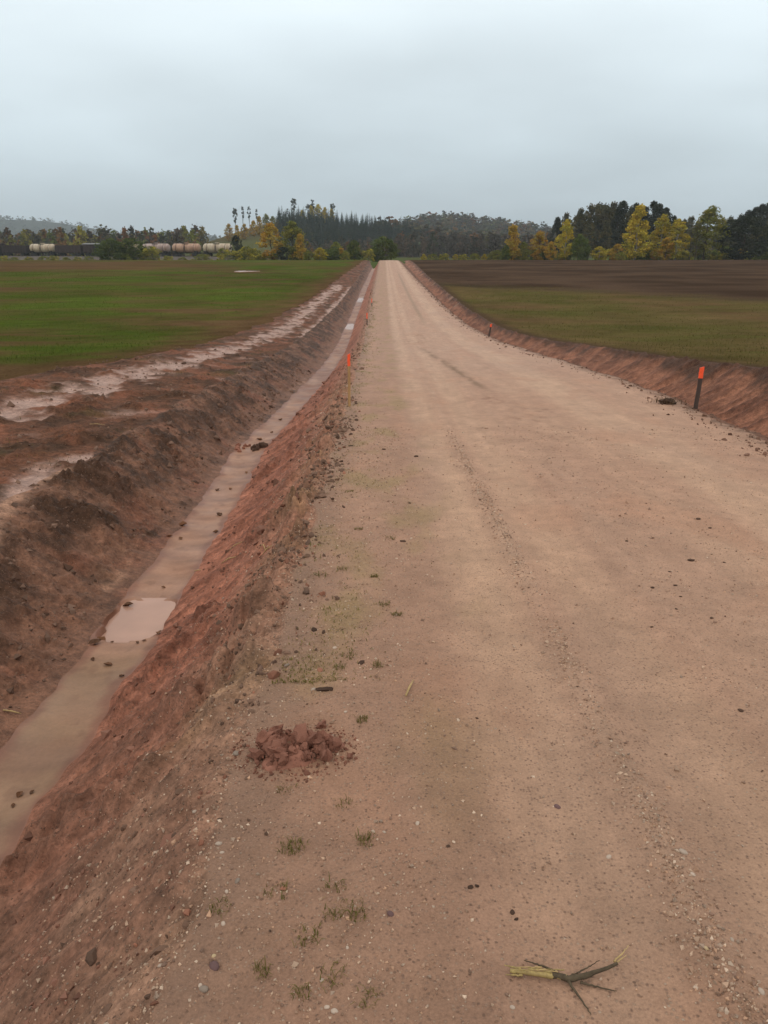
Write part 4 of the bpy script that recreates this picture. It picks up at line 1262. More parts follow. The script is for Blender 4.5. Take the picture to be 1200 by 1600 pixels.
def make_tree(seed, H, W, shape, pal, base=.12, nclump=60, nleaf=40, leaf=.35, clump=.9, trunk=True, bark=None, lean=.03, gap=.25, twin=1):
    """unit meshes: trunk with limbs, crown of leaf sprays in clumps; H height, W crown width"""
    r = np.random.default_rng(seed)
    stems = [(0, 0)] if twin == 1 else [(r.normal(0, W * .16), r.normal(0, W * .16)) for _ in range(twin)]
    cents = []
    while len(cents) < nclump:
        h = r.random() ** .9
        er = env_r(shape, np.array(h)) * W / 2 * (1 + .28 * mnoise.noise(Vector((seed * 3.3 + h * 3, len(cents) * .37, 0))))
        a = r.uniform(0, 6.283); q = math.sqrt(r.uniform(.12, 1))
        if r.random() < gap * mnoise.noise(Vector((math.cos(a) * 2 + seed, math.sin(a) * 2, h * 4))) * 3: continue
        cents.append((q * er * math.cos(a), q * er * math.sin(a), H * (base + (1 - base) * h) - clump * .3 * h))
    cents = np.array(cents)
    pal = np.array(pal)
    C, S, K = [], [], []
    for c in cents:
        rc = clump * r.uniform(.6, 1.25)
        d = r.normal(0, 1, (nleaf, 3)); d /= np.linalg.norm(d, axis=1)[:, None]
        d *= (r.random((nleaf, 1)) ** .4) * rc * np.array([1, 1, .75])
        C.append(c + d); S.append(leaf * r.uniform(.6, 1.35, nleaf))
        tone = pal[r.integers(0, len(pal))] * .65 + pal[r.integers(0, len(pal))] * .35
        K.append(tone * r.uniform(.8, 1.2) * r.uniform(.8, 1.2, (nleaf, 1)))
    C = np.concatenate(C); C[:, 2] = np.maximum(C[:, 2], .05)
    V, Fc, K = leaves(C, np.concatenate(S), r, np.concatenate(K))
    crown = mesh_np('crown', V, Fc, M_FOL, K)
    tubes = []
    for (ox, oy) in stems:
        top = H * (.88 if shape != 'bush' else .7)
        path = [(ox + lean * H * (z_ / H) ** 2 + .06 * math.sin(z_ + seed), oy + .06 * math.cos(z_ * 1.3), z_) for z_ in np.linspace(-.4, top, 9)]
        r0 = max(.05, H * .014) / math.sqrt(twin)
        tubes.append(tube(path, np.linspace(r0, r0 * .15, 9), 7))
        for c in cents[r.permutation(len(cents))[:max(6, nclump // 5) // twin + 2]]:
            zb = max(.2, c[2] * r.uniform(.45, .8)); f = zb / H
            s_ = np.array((ox + lean * H * f * f, oy, zb))
            m_ = (s_ + c) / 2 + np.array((0, 0, .08 * H * .3))
            tubes.append(tube([s_, m_, c], [r0 * (1 - f) * .5 + .01, r0 * .22, .012], 5, False))
    V, Fc = join(tubes)
    return mesh_np('trunk', V, Fc, bark or M_BARKT, smooth=True), crown


def make_spruce(seed, H=12., W=4.2, pal=((.018, .032, .020), (.024, .038, .022), (.014, .026, .018)), layers=13, bare=.04):
    r = np.random.default_rng(seed)
    VV, CC, FF, b0 = [], [], [], 0
    pal = np.array(pal)
    for k in range(layers):
        f = k / (layers - 1)
        z = H * (bare + (1 - bare) * (f ** .92)); rad = W / 2 * (1 - f) ** .85 + .12
        nb = max(5, int(11 * (1 - f * .5)))
        for j in range(nb):
            a = 6.283 * (j + r.uniform(-.3, .3)) / nb + k
            L_ = rad * r.uniform(.72, 1.15); dz = -L_ * r.uniform(.25, .5)
            c, s = math.cos(a), math.sin(a); w = L_ * .42 + .1
            pts = np.array([(0, 0, z + .25), (c * L_ * .55 - s * w * .5, s * L_ * .55 + c * w * .5, z + dz * .5), (c * L_, s * L_, z + dz * .85),
                            (c * L_ * .55 + s * w * .5, s * L_ * .55 - c * w * .5, z + dz * .5), (c * L_ * .6, s * L_ * .6, z + dz * .5 - .35 * w)])
            VV.append(pts); FF += [(b0, b0 + 1, b0 + 2), (b0, b0 + 2, b0 + 3), (b0, b0 + 2, b0 + 4)]; b0 += 5
            CC.append(np.repeat(pal[r.integers(0, len(pal))][None] * r.uniform(.75, 1.25), 5, 0))
    crown = (np.concatenate(VV), np.array(FF), np.concatenate(CC))
    tk = tube([(0, 0, -.4), (0, 0, H * .5), (0, 0, H)], [H * .013, H * .008, .02], 6)
    return tk, crown


BIRCH_Y = [(.42, .34, .035), (.50, .37, .038), (.32, .29, .035), (.46, .30, .03)]
ORANGE = [(.50, .25, .03), (.42, .27, .032), (.34, .20, .03), (.40, .30, .036)]
OLIVE = [(.17, .175, .034), (.22, .20, .034), (.13, .145, .03), (.27, .23, .04)]
GREEN = [(.085, .115, .026), (.12, .14, .03), (.07, .09, .024)]
DARK = [(.030, .037, .021), (.040, .044, .023), (.025, .031, .020)]
GREYG = [(.075, .076, .040), (.10, .088, .042), (.062, .066, .038), (.14, .105, .036)]
BARE = [(.082, .064, .048), (.066, .056, .045), (.10, .070, .046), (.060, .055, .038)]
RUST = [(.17, .075, .03), (.14, .07, .03), (.20, .10, .03)]
TREES = {
    'birch': [make_tree(1, 10, 6.2, 'cone', BIRCH_Y, .06, 95, 42, .30, .8, bark=M_BIRCH), make_tree(2, 10, 5.2, 'oval', BIRCH_Y, .05, 85, 42, .30, .8, bark=M_BIRCH)],
    'orange': [make_tree(3, 8, 5, 'oval', ORANGE, .03, 75, 42, .28, .75), make_tree(4, 8, 4.2, 'cone', ORANGE, .03, 70, 42, .28, .75)],
    'olive': [make_tree(5, 10, 6, 'column', OLIVE, .04, 95, 40, .30, .85, twin=2, gap=.5), make_tree(6, 8, 5.5, 'oval', OLIVE, .03, 85, 40, .28, .8)],
    'oliveshrub': [make_tree(7, 3, 4.2, 'bush', OLIVE + BIRCH_Y[:1], .0, 60, 40, .17, .45, twin=3), make_tree(8, 3, 4.6, 'bush', OLIVE, .0, 60, 40, .17, .45, twin=3)],
    'greenbush': [make_tree(9, 5, 5.6, 'bush', GREEN, .0, 110, 42, .24, .7, twin=3, gap=.1), make_tree(10, 5, 5.2, 'bush', GREEN + OLIVE[:1], .0, 110, 42, .24, .7, twin=3, gap=.1)],
    'darkround': [make_tree(11, 9, 9, 'round', DARK, .03, 150, 42, .30, .85)],
    'grey': [make_tree(12, 15, 8.5, 'oval', GREYG, .12, 110, 36, .40, 1.1), make_tree(13, 15, 7.5, 'oval', GREYG, .10, 100, 36, .40, 1.0), make_tree(14, 15, 7, 'column', GREYG + DARK[:2], .1, 100, 36, .40, 1.0)],
    'darkpine': [make_tree(15, 15, 6.5, 'column', DARK, .18, 90, 40, .38, 1.0, gap=.4), make_tree(16, 15, 5.5, 'oval', DARK, .2, 80, 40, .38, 1.0, gap=.4)],
    'lonepine': [make_tree(17, 14, 4.6, 'top', DARK + GREYG[:1], .52, 34, 30, .42, .8, gap=.5), make_tree(18, 14, 4.0, 'top', DARK, .40, 30, 28, .42, .75, gap=.6), make_tree(19, 14, 3.4, 'top', DARK, .62, 20, 26, .42, .7, gap=.6)],
    'sparse': [make_tree(20, 12, 5.5, 'column', GREYG + OLIVE[:2], .08, 60, 30, .28, .8, twin=2, gap=.7)],
}
_sp = [make_spruce(k + 1, 12, 4.6 - .4 * (k % 2)) for k in range(4)]
TREES['spruce'] = [(mesh_np('trunk', *s[0], M_BARKT), mesh_np('crown', s[1][0], s[1][1], M_FOL, s[1][2])) for s in _sp]


def place(kind, px, top, dist, name, label, group=None, var=0, wfac=1.0, basez=None, dz=0.0):
    """tree at distance dist (m), on the ground; its height from the photo row of its top"""
    H0 = {'birch': 10, 'orange': 8, 'olive': (10, 8), 'oliveshrub': 3, 'greenbush': 5, 'darkround': 9, 'grey': 15, 'darkpine': 15, 'lonepine': 14, 'sparse': 12, 'spruce': 12}[kind]
    if isinstance(H0, tuple): H0 = H0[var]
    sp, cp = math.sin(PITCH), math.cos(PITCH)
    depth = dist * cp - 0 * sp
    x = (px - 600) / F_PX * (dist * cp + 2 * sp)
    z0 = ground_z(x, dist) if basez is None else basez
    # row -> height at that distance
    yc = (800 - top) / F_PX
    dirz = (-sp + yc * cp) / (cp + yc * sp)
    ztop = EYE + dirz * dist
    s = max(.15, (ztop - z0) / H0)
    t = empty(name, (x, dist, z0 + dz), random.uniform(0, 6.28), (s * wfac, s * wfac, s))
    if dist < 240: s_w = 1.28
    else: s_w = 1.0
    t.scale = (s * wfac * s_w, s * wfac * s_w, s)
    tm, cm = TREES[kind][var % len(TREES[kind])]
    obj('trunk', tm, t); obj('crown', cm, t)
    return tag(t, label, {'oliveshrub': 'shrub', 'greenbush': 'bush'}.get(kind, 'tree'), group)


# right-hand row behind the ploughed land
place('birch', 992, 321, 214, 'birch_tree', 'tall yellow birch with pointed crown at the field edge', var=0, wfac=.95)
place('birch', 1030, 335, 216, 'birch_tree', 'slender yellow birch close beside the tall pointed one', var=1, wfac=.8)
place('birch', 1055, 342, 214, 'birch_tree', 'orange tinged birch between the yellow birches and the sparse green tree', var=1, wfac=.95)
place('orange', 1040, 372, 212, 'young_tree', 'low rust orange young tree under the yellow birches', var=0, wfac=1.1)
place('olive', 1104, 322, 213, 'poplar_tree', 'olive green tree with thin twin tops beside the dark round tree', var=0, wfac=.95)
place('sparse', 1086, 350, 211, 'young_tree', 'thin leafy tree in front of the twin topped green tree', var=0, wfac=1.1)
place('darkround', 1161, 338, 212, 'alder_tree', 'dark dense rounded tree at the ploughed field edge', var=0, wfac=1.0)
place('orange', 800, 352, 218, 'young_tree', 'orange tree with green skirt at the near end of the row', var=1, wfac=.9)
place('greenbush', 790, 383, 215, 'bush', 'green bush at the foot of the first orange tree', var=1, wfac=.6)
place('olive', 817, 378, 217, 'young_tree', 'dark olive young tree squeezed between orange trees', var=1, wfac=.9)
place('orange', 842, 362, 217, 'young_tree', 'broad orange tree in the middle of the autumn row', var=0, wfac=1.0)
place('orange', 860, 378, 213, 'young_tree', 'low reddish orange tree leaning against the taller yellow one', var=0, wfac=.9)
place('birch', 882, 343, 217, 'birch_tree', 'narrow golden birch by the light green bush', var=1, wfac=.75)
place('greenbush', 905, 368, 214, 'bush', 'light green bush right of the narrow golden birch', var=0, wfac=.62)
place('birch', 936, 385, 211, 'shrub', 'low golden yellow shrub at the field edge below the wood', var=1, wfac=1.9)
place('oliveshrub', 970, 394, 210, 'shrub', 'small olive shrub beside the tall yellow birch', 'small olive shrubs on the field edge', var=1)
# the taller wood behind it, each tree on its own
wr = random.Random(11)
for k, (px, top, d, kind) in enumerate([(868, 340, 300, 'darkpine'), (880, 334, 310, 'grey'), (897, 338, 320, 'grey'), (905, 326, 285, 'grey'), (918, 321, 290, 'grey'), (930, 318, 292, 'grey'), (942, 320, 285, 'grey'), (952, 317, 300, 'grey'),
                                        (962, 322, 280, 'darkpine'), (968, 315, 300, 'darkpine'), (978, 322, 295, 'grey'), (986, 318, 305, 'darkpine'), (1000, 324, 300, 'darkpine'), (1012, 314, 295, 'darkpine'), (1020, 320, 290, 'darkpine'),
                                        (1034, 326, 300, 'darkpine'), (1046, 338, 310, 'darkpine'), (1062, 342, 320, 'grey'), (1074, 340, 340, 'grey'), (1088, 345, 330, 'grey'), (1122, 342, 330, 'grey'), (1136, 338, 320, 'grey'),
                                        (1148, 334, 310, 'grey'), (1160, 330, 300, 'darkpine'), (1172, 324, 300, 'darkpine'), (1182, 320, 295, 'darkpine'), (1192, 318, 290, 'darkpine'), (1203, 316, 292, 'darkpine'), (1214, 320, 290, 'grey'),
                                        (890, 352, 272, 'grey'), (915, 350, 270, 'grey'), (945, 345, 268, 'grey'), (965, 350, 266, 'darkpine'), (1180, 350, 240, 'grey'), (1196, 345, 240, 'grey'), (1210, 350, 238, 'grey'), (1225, 330, 260, 'darkpine'), (1075, 358, 260, 'grey'), (1130, 356, 262, 'grey'), (980, 352, 264, 'darkpine')]):
    place(kind, px + wr.uniform(-2, 2), top + wr.uniform(-1, 1), d, 'pine_tree' if kind == 'darkpine' else 'broadleaf_tree',
          'dark evergreen in the wood behind the yellow birches' if kind == 'darkpine' else 'grey green broadleaf tree in the wood behind the autumn row', 'wood behind the autumn row', var=wr.randrange(3), wfac=wr.uniform(.85, 1.15))
# middle clump left of the road
place('orange', 424, 350, 222, 'young_tree', 'orange yellow tree at the end of the train', var=0, wfac=.95)
place('olive', 458, 346, 224, 'young_tree', 'tall olive yellow tree beside the orange one near the train', var=1, wfac=.9)
place('orange', 470, 366, 220, 'young_tree', 'orange shrubby tree in front of the tall olive one', var=1, wfac=.9)
place('darkround', 443, 386, 218, 'bush', 'low dark bush between the orange and the olive tree', var=0, wfac=.9)
place('oliveshrub', 388, 385, 218, 'shrub', 'yellow green shrub below the grassy slope', var=0, wfac=1.0)
place('birch', 500, 387, 215, 'shrub', 'round golden yellow shrub left of the road crest', var=1, wfac=2.0)
place('oliveshrub', 483, 392, 214, 'shrub', 'small olive shrub next to the round golden one', var=1)
place('olive', 525, 378, 240, 'young_tree', 'pale olive tree behind the golden shrub', var=1, wfac=1.2)
place('greenbush', 553, 376, 222, 'bush', 'dark green bush beside the road crest', var=1, wfac=.75)
place('greenbush', 598, 371, 226, 'bush', 'big green bush rising behind the road crest', var=0, wfac=1.0)
place('oliveshrub', 576, 389, 216, 'shrub', 'olive shrub low in front of the green bushes at the crest', var=0, wfac=.8)
place('oliveshrub', 540, 393, 214, 'shrub', 'little yellowish shrub before the dark green bush at the crest', var=1, wfac=.8)
for k, px in enumerate((662, 676, 694, 712, 724, 741, 757, 770)):
    place('oliveshrub' if k % 3 else 'birch', px, 398 - (k % 3), 216 + k % 4, 'shrub', 'tiny yellow olive shrub along the meadow right of the road crest', 'tiny shrubs right of the crest', var=k % 2, wfac=1.2 if k % 3 else 2.0)
# bushes before the train
place('greenbush', 174, 374, 232, 'bush', 'rounded green bush hiding part of the train', var=0, wfac=1.15)
place('greenbush', 206, 373, 234, 'bush', 'twin rounded green bush standing close to tank wagons', var=1, wfac=1.25)
place('oliveshrub', 237, 385, 232, 'shrub', 'yellow green shrub beside the rounded green bushes', var=0, wfac=.95)
place('oliveshrub', 316, 397, 230, 'shrub', 'flat olive shrub under the middle tank wagon', var=1, wfac=1.6)
place('oliveshrub', 350, 388, 232, 'shrub', 'olive shrub before the last tank wagon', var=0, wfac=.8)
place('darkround', 370, 368, 262, 'alder_tree', 'dark upright tree right at the tail of the train', var=0, wfac=.52)
for k, px in enumerate((6, 22, 44, 68, 84, 103, 121, 139, 262, 285, 400, 412)):
    place('oliveshrub', px, 399.5 + .8 * ((k * 7) % 4), 228 + k % 5, 'shrub', 'tiny weed shrub along the far edge of the green field', 'tiny shrubs before the railway', var=k % 2, wfac=1.3)

hg = random.Random(77)
for k in range(46):                       # hedge of low growth along the far field edges
    px = hg.choice([hg.uniform(375, 560), hg.uniform(770, 1210), hg.uniform(770, 1210)])
    kind = hg.choice(['oliveshrub', 'oliveshrub', 'greenbush', 'orange'])
    top = {'oliveshrub': hg.uniform(388, 396), 'greenbush': hg.uniform(384, 393), 'orange': hg.uniform(380, 390)}[kind] + (5 if px < 200 else 0)
    place(kind, px, top, hg.uniform(219, 232), 'shrub', {'oliveshrub': 'olive shrub in the hedge along the far field edge', 'greenbush': 'green bush in the hedge along the far field edge', 'orange': 'orange sapling in the hedge along the far field edge'}[kind], 'hedge along the far field edge', var=k % 2, wfac=hg.uniform(1.0, 1.5))
# lone pines and tree tops on the spruce hill
for k, (px, top, d, v) in enumerate([(370, 324, 560, 0), (382, 323, 565, 2), (392, 323, 560, 2), (404, 327, 570, 2), (461, 309, 640, 0), (452, 326, 640, 2), (490, 312, 690, 1), (484, 318, 690, 0), (521, 317, 690, 0)]):
    place('lonepine', px, top, d, 'pine_tree', ['thin lone pine at the left end of the hill', 'thin lone pine with bare trunk on the hill', 'thin lone pine with bare trunk on the hill', 'thin lone pine with bare trunk on the hill',
          'tallest lone pine standing above the spruce plantation', 'bare thin pine beside the tallest lone pine', 'dark pine rising above yellow crowns on the hilltop', 'leaning dark pine rising above yellow crowns on the hilltop',
          'small dark pine at the right of the yellow hilltop crowns'][k], 'thin pines on the hill' if k in (1, 2, 3) else None, var=v, wfac=.55 if k < 4 else .8)
for k, (px, top, d) in enumerate([(488, 322, 680), (499, 319, 680), (509, 324, 680), (474, 328, 670), (519, 327, 685)]):
    place('birch', px, top, d, 'birch_tree', 'yellow crown on top of the spruce hill', 'yellow hilltop birches', var=k % 2, wfac=1.1)
for k, (px, top, d, kind) in enumerate([(398, 345, 560, 'orange'), (407, 338, 565, 'orange'), (418, 334, 575, 'olive'), (428, 338, 580, 'olive'), (384, 350, 550, 'orange'), (372, 352, 545, 'orange'), (360, 350, 550, 'orange'), (436, 344, 560, 'grey')]):
    place(kind, px, top, d, 'broadleaf_tree', {'orange': 'rusty orange tree on the slope below the thin pines', 'olive': 'green tree on the shoulder of the spruce hill', 'grey': 'grey green tree at the edge of the spruce plantation'}[kind],
          {'orange': 'rusty trees below the pines', 'olive': 'green trees on the hill shoulder'}.get(kind), var=k % 2, wfac=1.0)

# spruce plantation: front, individual trees sharing meshes
SPR = []
for s in _sp:
    V, Fc = join([(s[0][0], s[0][1]), (s[1][0], s[1][1])])
    SPR.append(mesh_np('spruce_tree', V, Fc, M_FOL, np.concatenate([np.tile((.06, .045, .035), (len(s[0][0]), 1)), s[1][2]])))
sr = random.Random(5)
cnt = 0
for row_ in range(11):
    d = 535 + row_ * 14.5
    for k in range(34):
        px = 440 + 232 * (k + sr.uniform(-.4, .4)) / 33
        if px > 545 + 14 * row_ or px < 446 - 0.6 * row_: continue
        x = (px - 600) / F_PX * d
        dd = d + sr.uniform(-6, 6)
        s = sr.uniform(.72, 1.05)
        if cnt >= 300: break
        o = obj('spruce_tree', SPR[sr.randrange(4)], loc=(x, dd, ground_z(x, dd)), rot=(0, 0, sr.uniform(0, 6)), scale=(s * 1.45, s * 1.45, s))
        tag(o, 'dark spruce in the dense plantation on the hill', 'spruce', 'spruce plantation on the hill'); cnt += 1


# distant woods that read as one mass
def low_tree(seed, H=14., W=8., shape='oval', nclump=22, nleaf=7, leaf=1.35, base=.02):
    r = np.random.default_rng(seed + 500)
    h = r.random(nclump); a = r.uniform(0, 6.283, nclump); q = np.sqrt(r.uniform(.1, 1, nclump))
    er = env_r(shape, h) * W / 2
    c = np.stack([q * er * np.cos(a), q * er * np.sin(a), H * (base + (1 - base) * h) - .4], 1)
    C = (c[:, None] + r.normal(0, .6, (nclump, nleaf, 3))).reshape(-1, 3)
    V, Fc, K = leaves(C, leaf * r.uniform(.6, 1.3, len(C)), r, np.repeat(r.uniform(.75, 1.25, (nclump, 1)), nleaf, 0) * np.ones((1, 3)))
    tk = tube([(0, 0, -.6), (0, 0, H * .75)], [.2, .05], 4, False)
    V2, F2 = join([(V, Fc), tk])
    return V2, F2, np.concatenate([K, np.full((len(tk[0]), 3), .6)])


LOW = {'oval': [low_tree(k) for k in range(4)], 'column': [low_tree(10 + k, 14, 5.5, 'column') for k in range(3)],
       'spruce': [(*join([(s[1][0], s[1][1]), s[0]]), np.concatenate([s[1][2] / .03, np.full((len(s[0][0]), 3), 1.)])) for s in [make_spruce(30 + k, 14, 4.8, layers=8) for k in range(3)]],
       'tiny': [low_tree(20 + k, 14, 11, 'oval', 13, 5, 2.3, .0) for k in range(4)], 'far': [low_tree(40 + k, 14, 12, 'oval', 8, 4, 3.2, .0) for k in range(4)]}


def wood(oname, pts, label, scale=(.8, 1.15)):
    """pts: list of (x, y, kind, colour, size)"""
    VV, FF, CC, b0 = [], [], [], 0
    r = np.random.default_rng(len(pts))
    xs = np.array([p_[0] for p_ in pts]); ys = np.array([p_[1] for p_ in pts]); zs = T_(xs, ys)
    for (x, y_, kind, col_, s), z in zip(pts, zs):
        V, Fc, K = LOW[kind][r.integers(0, len(LOW[kind]))]
        a = r.uniform(0, 6.283); c, s_ = math.cos(a), math.sin(a)
        f = s * r.uniform(*scale)
        W = np.stack([V[:, 0] * c - V[:, 1] * s_, V[:, 0] * s_ + V[:, 1] * c, V[:, 2]], 1) * np.array((f * r.uniform(.9, 1.15), f, f)) * np.array((1.4, 1.4, .85) if kind in ('tiny', 'far') else (1, 1, 1)) + np.array((x, y_, z))
        VV.append(W); FF.append(Fc + b0); b0 += len(V)
        CC.append(np.clip(K * np.array(col_) * r.uniform(.8, 1.2), 0, 1))
    me = mesh_np(oname, np.concatenate(VV), np.concatenate(FF), M_FOL, np.concatenate(CC))
    return tag(obj(oname, me), label, 'wood', kind='stuff')


def pick(r, table):
    t = r.random(); s = 0
    for w, kind, pal in table:
        s += w
        if t < s: return kind, pal[r.randrange(len(pal))]
    return table[-1][1], table[-1][2][0]


dr = random.Random(8)
SPC = [(.022, .034, .022), (.028, .040, .026)]
pts = []
for k in range(620):                      # wood behind the railway
    d = dr.uniform(400, 620); px = dr.uniform(-160, 450)
    if px > 335: continue
    kind, c = pick(dr, [(.34, 'oval', BARE + GREYG), (.16, 'oval', RUST), (.20, 'spruce', SPC), (.14, 'oval', OLIVE), (.16, 'column', BARE)])
    pts.append(((px - 600) / F_PX * d, d, kind, c, dr.uniform(.72, 1.0)))
wood('far_wood', pts, 'mixed brown and rusty autumn wood behind the goods train')
pts = []
for k in range(420):                      # leafless dark wood right of the crest
    d = dr.uniform(395, 520); px = dr.uniform(480, 900)
    if px < 600 and d > 470: continue
    kind, c = pick(dr, [(.80, 'oval', BARE), (.08, 'column', BARE), (.07, 'oval', RUST), (.05, 'oval', GREYG)])
    pts.append(((px - 600) / F_PX * d, d, kind, c, dr.uniform(.55, .85) * (.75 if px < 620 else 1)))
wood('far_wood', pts, 'dark leafless brown wood behind the road crest')
pts = []
for k in range(1500):                     # wooded ridge
    d = dr.uniform(640, 1180); px = dr.uniform(590, 1000) if k % 5 else dr.uniform(1000, 1300)
    kind, c = pick(dr, [(.62, 'tiny', BARE + GREYG), (.06, 'spruce', SPC), (.12, 'tiny', RUST), (.20, 'tiny', GREYG + OLIVE[2:3])])
    pts.append(((px - 600) / F_PX * d, d, 'tiny' if d > 900 and kind != 'spruce' else kind, c, dr.uniform(.55, .95)))
wood('far_wood', pts, 'hazy wooded ridge to the right of the spruce hill')
pts = []
for k in range(2400):                     # distant blue hills
    d = dr.uniform(1300, 3400); px = dr.uniform(-250, 1450)
    kind, c = pick(dr, [(.7, 'far', GREYG + BARE), (.3, 'far', DARK)])
    pts.append(((px - 600) / F_PX * d, d, kind, c, dr.uniform(.9, 1.3)))
wood('far_wood', pts, 'faint bluish wooded hills on the horizon', (.9, 1.2))

# ------------------------------------------------------------------ railway and goods train
A0, A1 = np.array((-40., 284.)), np.array((-230., 346.))
dirv = (A1 - A0) / np.linalg.norm(A1 - A0); nrm = np.array((-dirv[1], dirv[0]))
RAILZ = -.62
M_BALLAST = mat_plain('ballast', (.12, .10, .085), .95, .4, 3, .1, .05)
M_STEEL = mat_plain('rail steel', (.10, .075, .06), .5, .2, 8, .4, 0, 0, .6)
M_BLACK = mat_plain('sooty steel', (.022, .018, .017), .7, .4, 2, .3, 0, .15)
M_DARKW = mat_plain('dark brown wagon paint', (.036, .022, .020), .7, .35, 1.2, .25, 0, .3)
M_GREYW = mat_plain('grey wagon roof', (.16, .155, .15), .65, .3, 1.0, .3)


def mat_tank(name, c, rust):
    m, nt, b = mat_new(name)
    tc = nt.nodes.new('ShaderNodeTexCoord')
    mp = nt.nodes.new('ShaderNodeMapping'); mp.inputs['Scale'].default_value = (1.2, .5, .45)
    nt.links.new(tc.outputs['Object'], mp.inputs['Vector'])
    n = n_noise(nt, 1.0, 6, .65, mp.outputs[0])
    rp = nt.nodes.new('ShaderNodeValToRGB')
    rp.color_ramp.elements[0].position = .36; rp.color_ramp.elements[0].color = (*rust, 1)
    rp.color_ramp.elements[1].position = .62; rp.color_ramp.elements[1].color = (*c, 1)
    nt.links.new(n.outputs['Fac'], rp.inputs[0]); nt.links.new(rp.outputs[0], b.inputs['Base Color'])
    b.inputs['Roughness'].default_value = .5
    return m


TANKM = [mat_tank('cream tank paint', (.52, .43, .30), (.33, .22, .14)), mat_tank('peach tank paint', (.46, .28, .18), (.28, .14, .085)), mat_tank('pink grey tank paint', (.42, .31, .26), (.22, .13, .10))]
sl = np.linspace(-12, 1200, 121)
V, Fc = [], []
for s in sl:
    for off, z in ((-6, -2.2), (-2.2, RAILZ - .18), (2.2, RAILZ - .18), (6, -2.2)):
        p_ = A0 + dirv * s + nrm * off
        V.append((p_[0], p_[1], z))
for k in range(120):
    for j in range(3):
        a0 = k * 4 + j
        Fc.append((a0, a0 + 1, a0 + 5, a0 + 4))
rb = obj('railway', mesh_np('railway', V, Fc, M_BALLAST)); tag(rb, 'low railway embankment beyond the green field', 'railway', kind='structure')
for off in (-.76, .76):
    V, Fc = [], []
    for s in (-12, 1200):
        for o2, z in ((-.04, RAILZ - .18), (-.04, RAILZ), (.04, RAILZ), (.04, RAILZ - .18)):
            p_ = A0 + dirv * s + nrm * (off + o2); V.append((p_[0], p_[1], z))
    obj('rail', mesh_np('rail', V, [(0, 1, 5, 4), (1, 2, 6, 5), (2, 3, 7, 6)], M_STEEL), rb)


def cyl_x(x0, x1, r, ns=24, cy=0., cz=0., dome=0.0):
    """lathe along x with dished ends"""
    prof = [(x0, 0.02 * r), (x0 + dome * .06, .45 * r), (x0 + dome * .35, .8 * r), (x0 + dome, r), (x1 - dome, r), (x1 - dome * .35, .8 * r), (x1 - dome * .06, .45 * r), (x1, .02 * r)] if dome else [(x0, .01 * r), (x0 + .001, r), (x1 - .001, r), (x1, .01 * r)]
    V, Fc = [], []
    for px, pr in prof:
        for j in range(ns):
            t = 2 * math.pi * j / ns
            V.append((px, cy + pr * math.cos(t), cz + pr * math.sin(t)))
    for k in range(len(prof) - 1):
        for j in range(ns):
            a0, a1 = k * ns + j, k * ns + (j + 1) % ns
            Fc += [(a0, a1, a1 + ns), (a0, a1 + ns, a0 + ns)]
    return np.array(V), np.array(Fc)


def cyl_y(cx, cz, r, y0, y1, ns=16):
    V, Fc = cyl_x(y0, y1, r, ns)
    return np.stack([V[:, 1] + cx, V[:, 0], V[:, 2] + cz], 1), Fc


def cyl_z(cx, cy, r, z0, z1, ns=14):
    V, Fc = cyl_x(z0, z1, r, ns)
    return np.stack([V[:, 1] + cx, V[:, 2] + cy, V[:, 0]], 1), Fc


WL = 12.0
ME = {}
ME['wheel'] = mesh_np('wheel', *join([cyl_y(0, .475, .475, -.07, .07), cyl_y(0, .475, .12, -.14, .14, 8)]), M_BLACK)
ME['bogie'] = mesh_np('bogie', *join([boxm(-1.35, 1.35, -1.12, -.92, .38, .72), boxm(-1.35, 1.35, .92, 1.12, .38, .72), boxm(-.3, .3, -1.1, 1.1, .45, .95), boxm(-.35, .35, -1.15, -.9, .3, .85), boxm(-.35, .35, .9, 1.15, .3, .85)]), M_BLACK)
ME['underframe'] = mesh_np('underframe', *join([boxm(-5.7, 5.7, -.35, .35, .92, 1.22), boxm(-5.75, -5.45, -1.45, 1.45, .92, 1.25), boxm(5.45, 5.75, -1.45, 1.45, .92, 1.25), boxm(-4.6, -4.0, -1.1, 1.1, .95, 1.5), boxm(4.0, 4.6, -1.1, 1.1, .95, 1.5)]), M_BLACK)
ME['coupler'] = mesh_np('coupler', *join([boxm(-.32, .32, -.1, .1, .95, 1.15), boxm(.12, .34, -.2, .2, .88, 1.2)]), M_BLACK)
for k, m in enumerate(TANKM):
    V, Fc = cyl_x(-5.35, 5.35, 1.5, 28, 0, 2.75, .65)
    ME['tank%d' % k] = mesh_np('tank', V, Fc, m, smooth=True)
    ME['dome%d' % k] = mesh_np('dome', *cyl_z(0, 0, .75, 4.1, 4.62), m)
ME['strap'] = mesh_np('strap', *cyl_x(-.07, .07, 1.53, 28, 0, 2.75), M_BLACK)
ME['ladder'] = mesh_np('ladder', *join([boxm(-.32, -.26, -1.68, -1.62, 1.0, 4.3), boxm(.26, .32, -1.68, -1.62, 1.0, 4.3)] + [boxm(-.3, .3, -1.67, -1.63, 1.2 + .32 * j, 1.25 + .32 * j) for j in range(10)]), M_BLACK)
ME['walkway'] = mesh_np('walkway', *join([boxm(-1.15, 1.15, -1.0, -.55, 4.12, 4.2), boxm(-1.15, 1.15, .55, 1.0, 4.12, 4.2)] + [boxm(x - .025, x + .025, -1.0, -.95, 4.2, 4.75) for x in (-1.1, 0, 1.1)] + [boxm(-1.12, 1.12, -1.0, -.96, 4.72, 4.77)]), M_BLACK)
ME['saddle'] = mesh_np('saddle', *join([boxm(-.5, .5, -1.35, 1.35, 1.2, 1.75)]), M_BLACK)
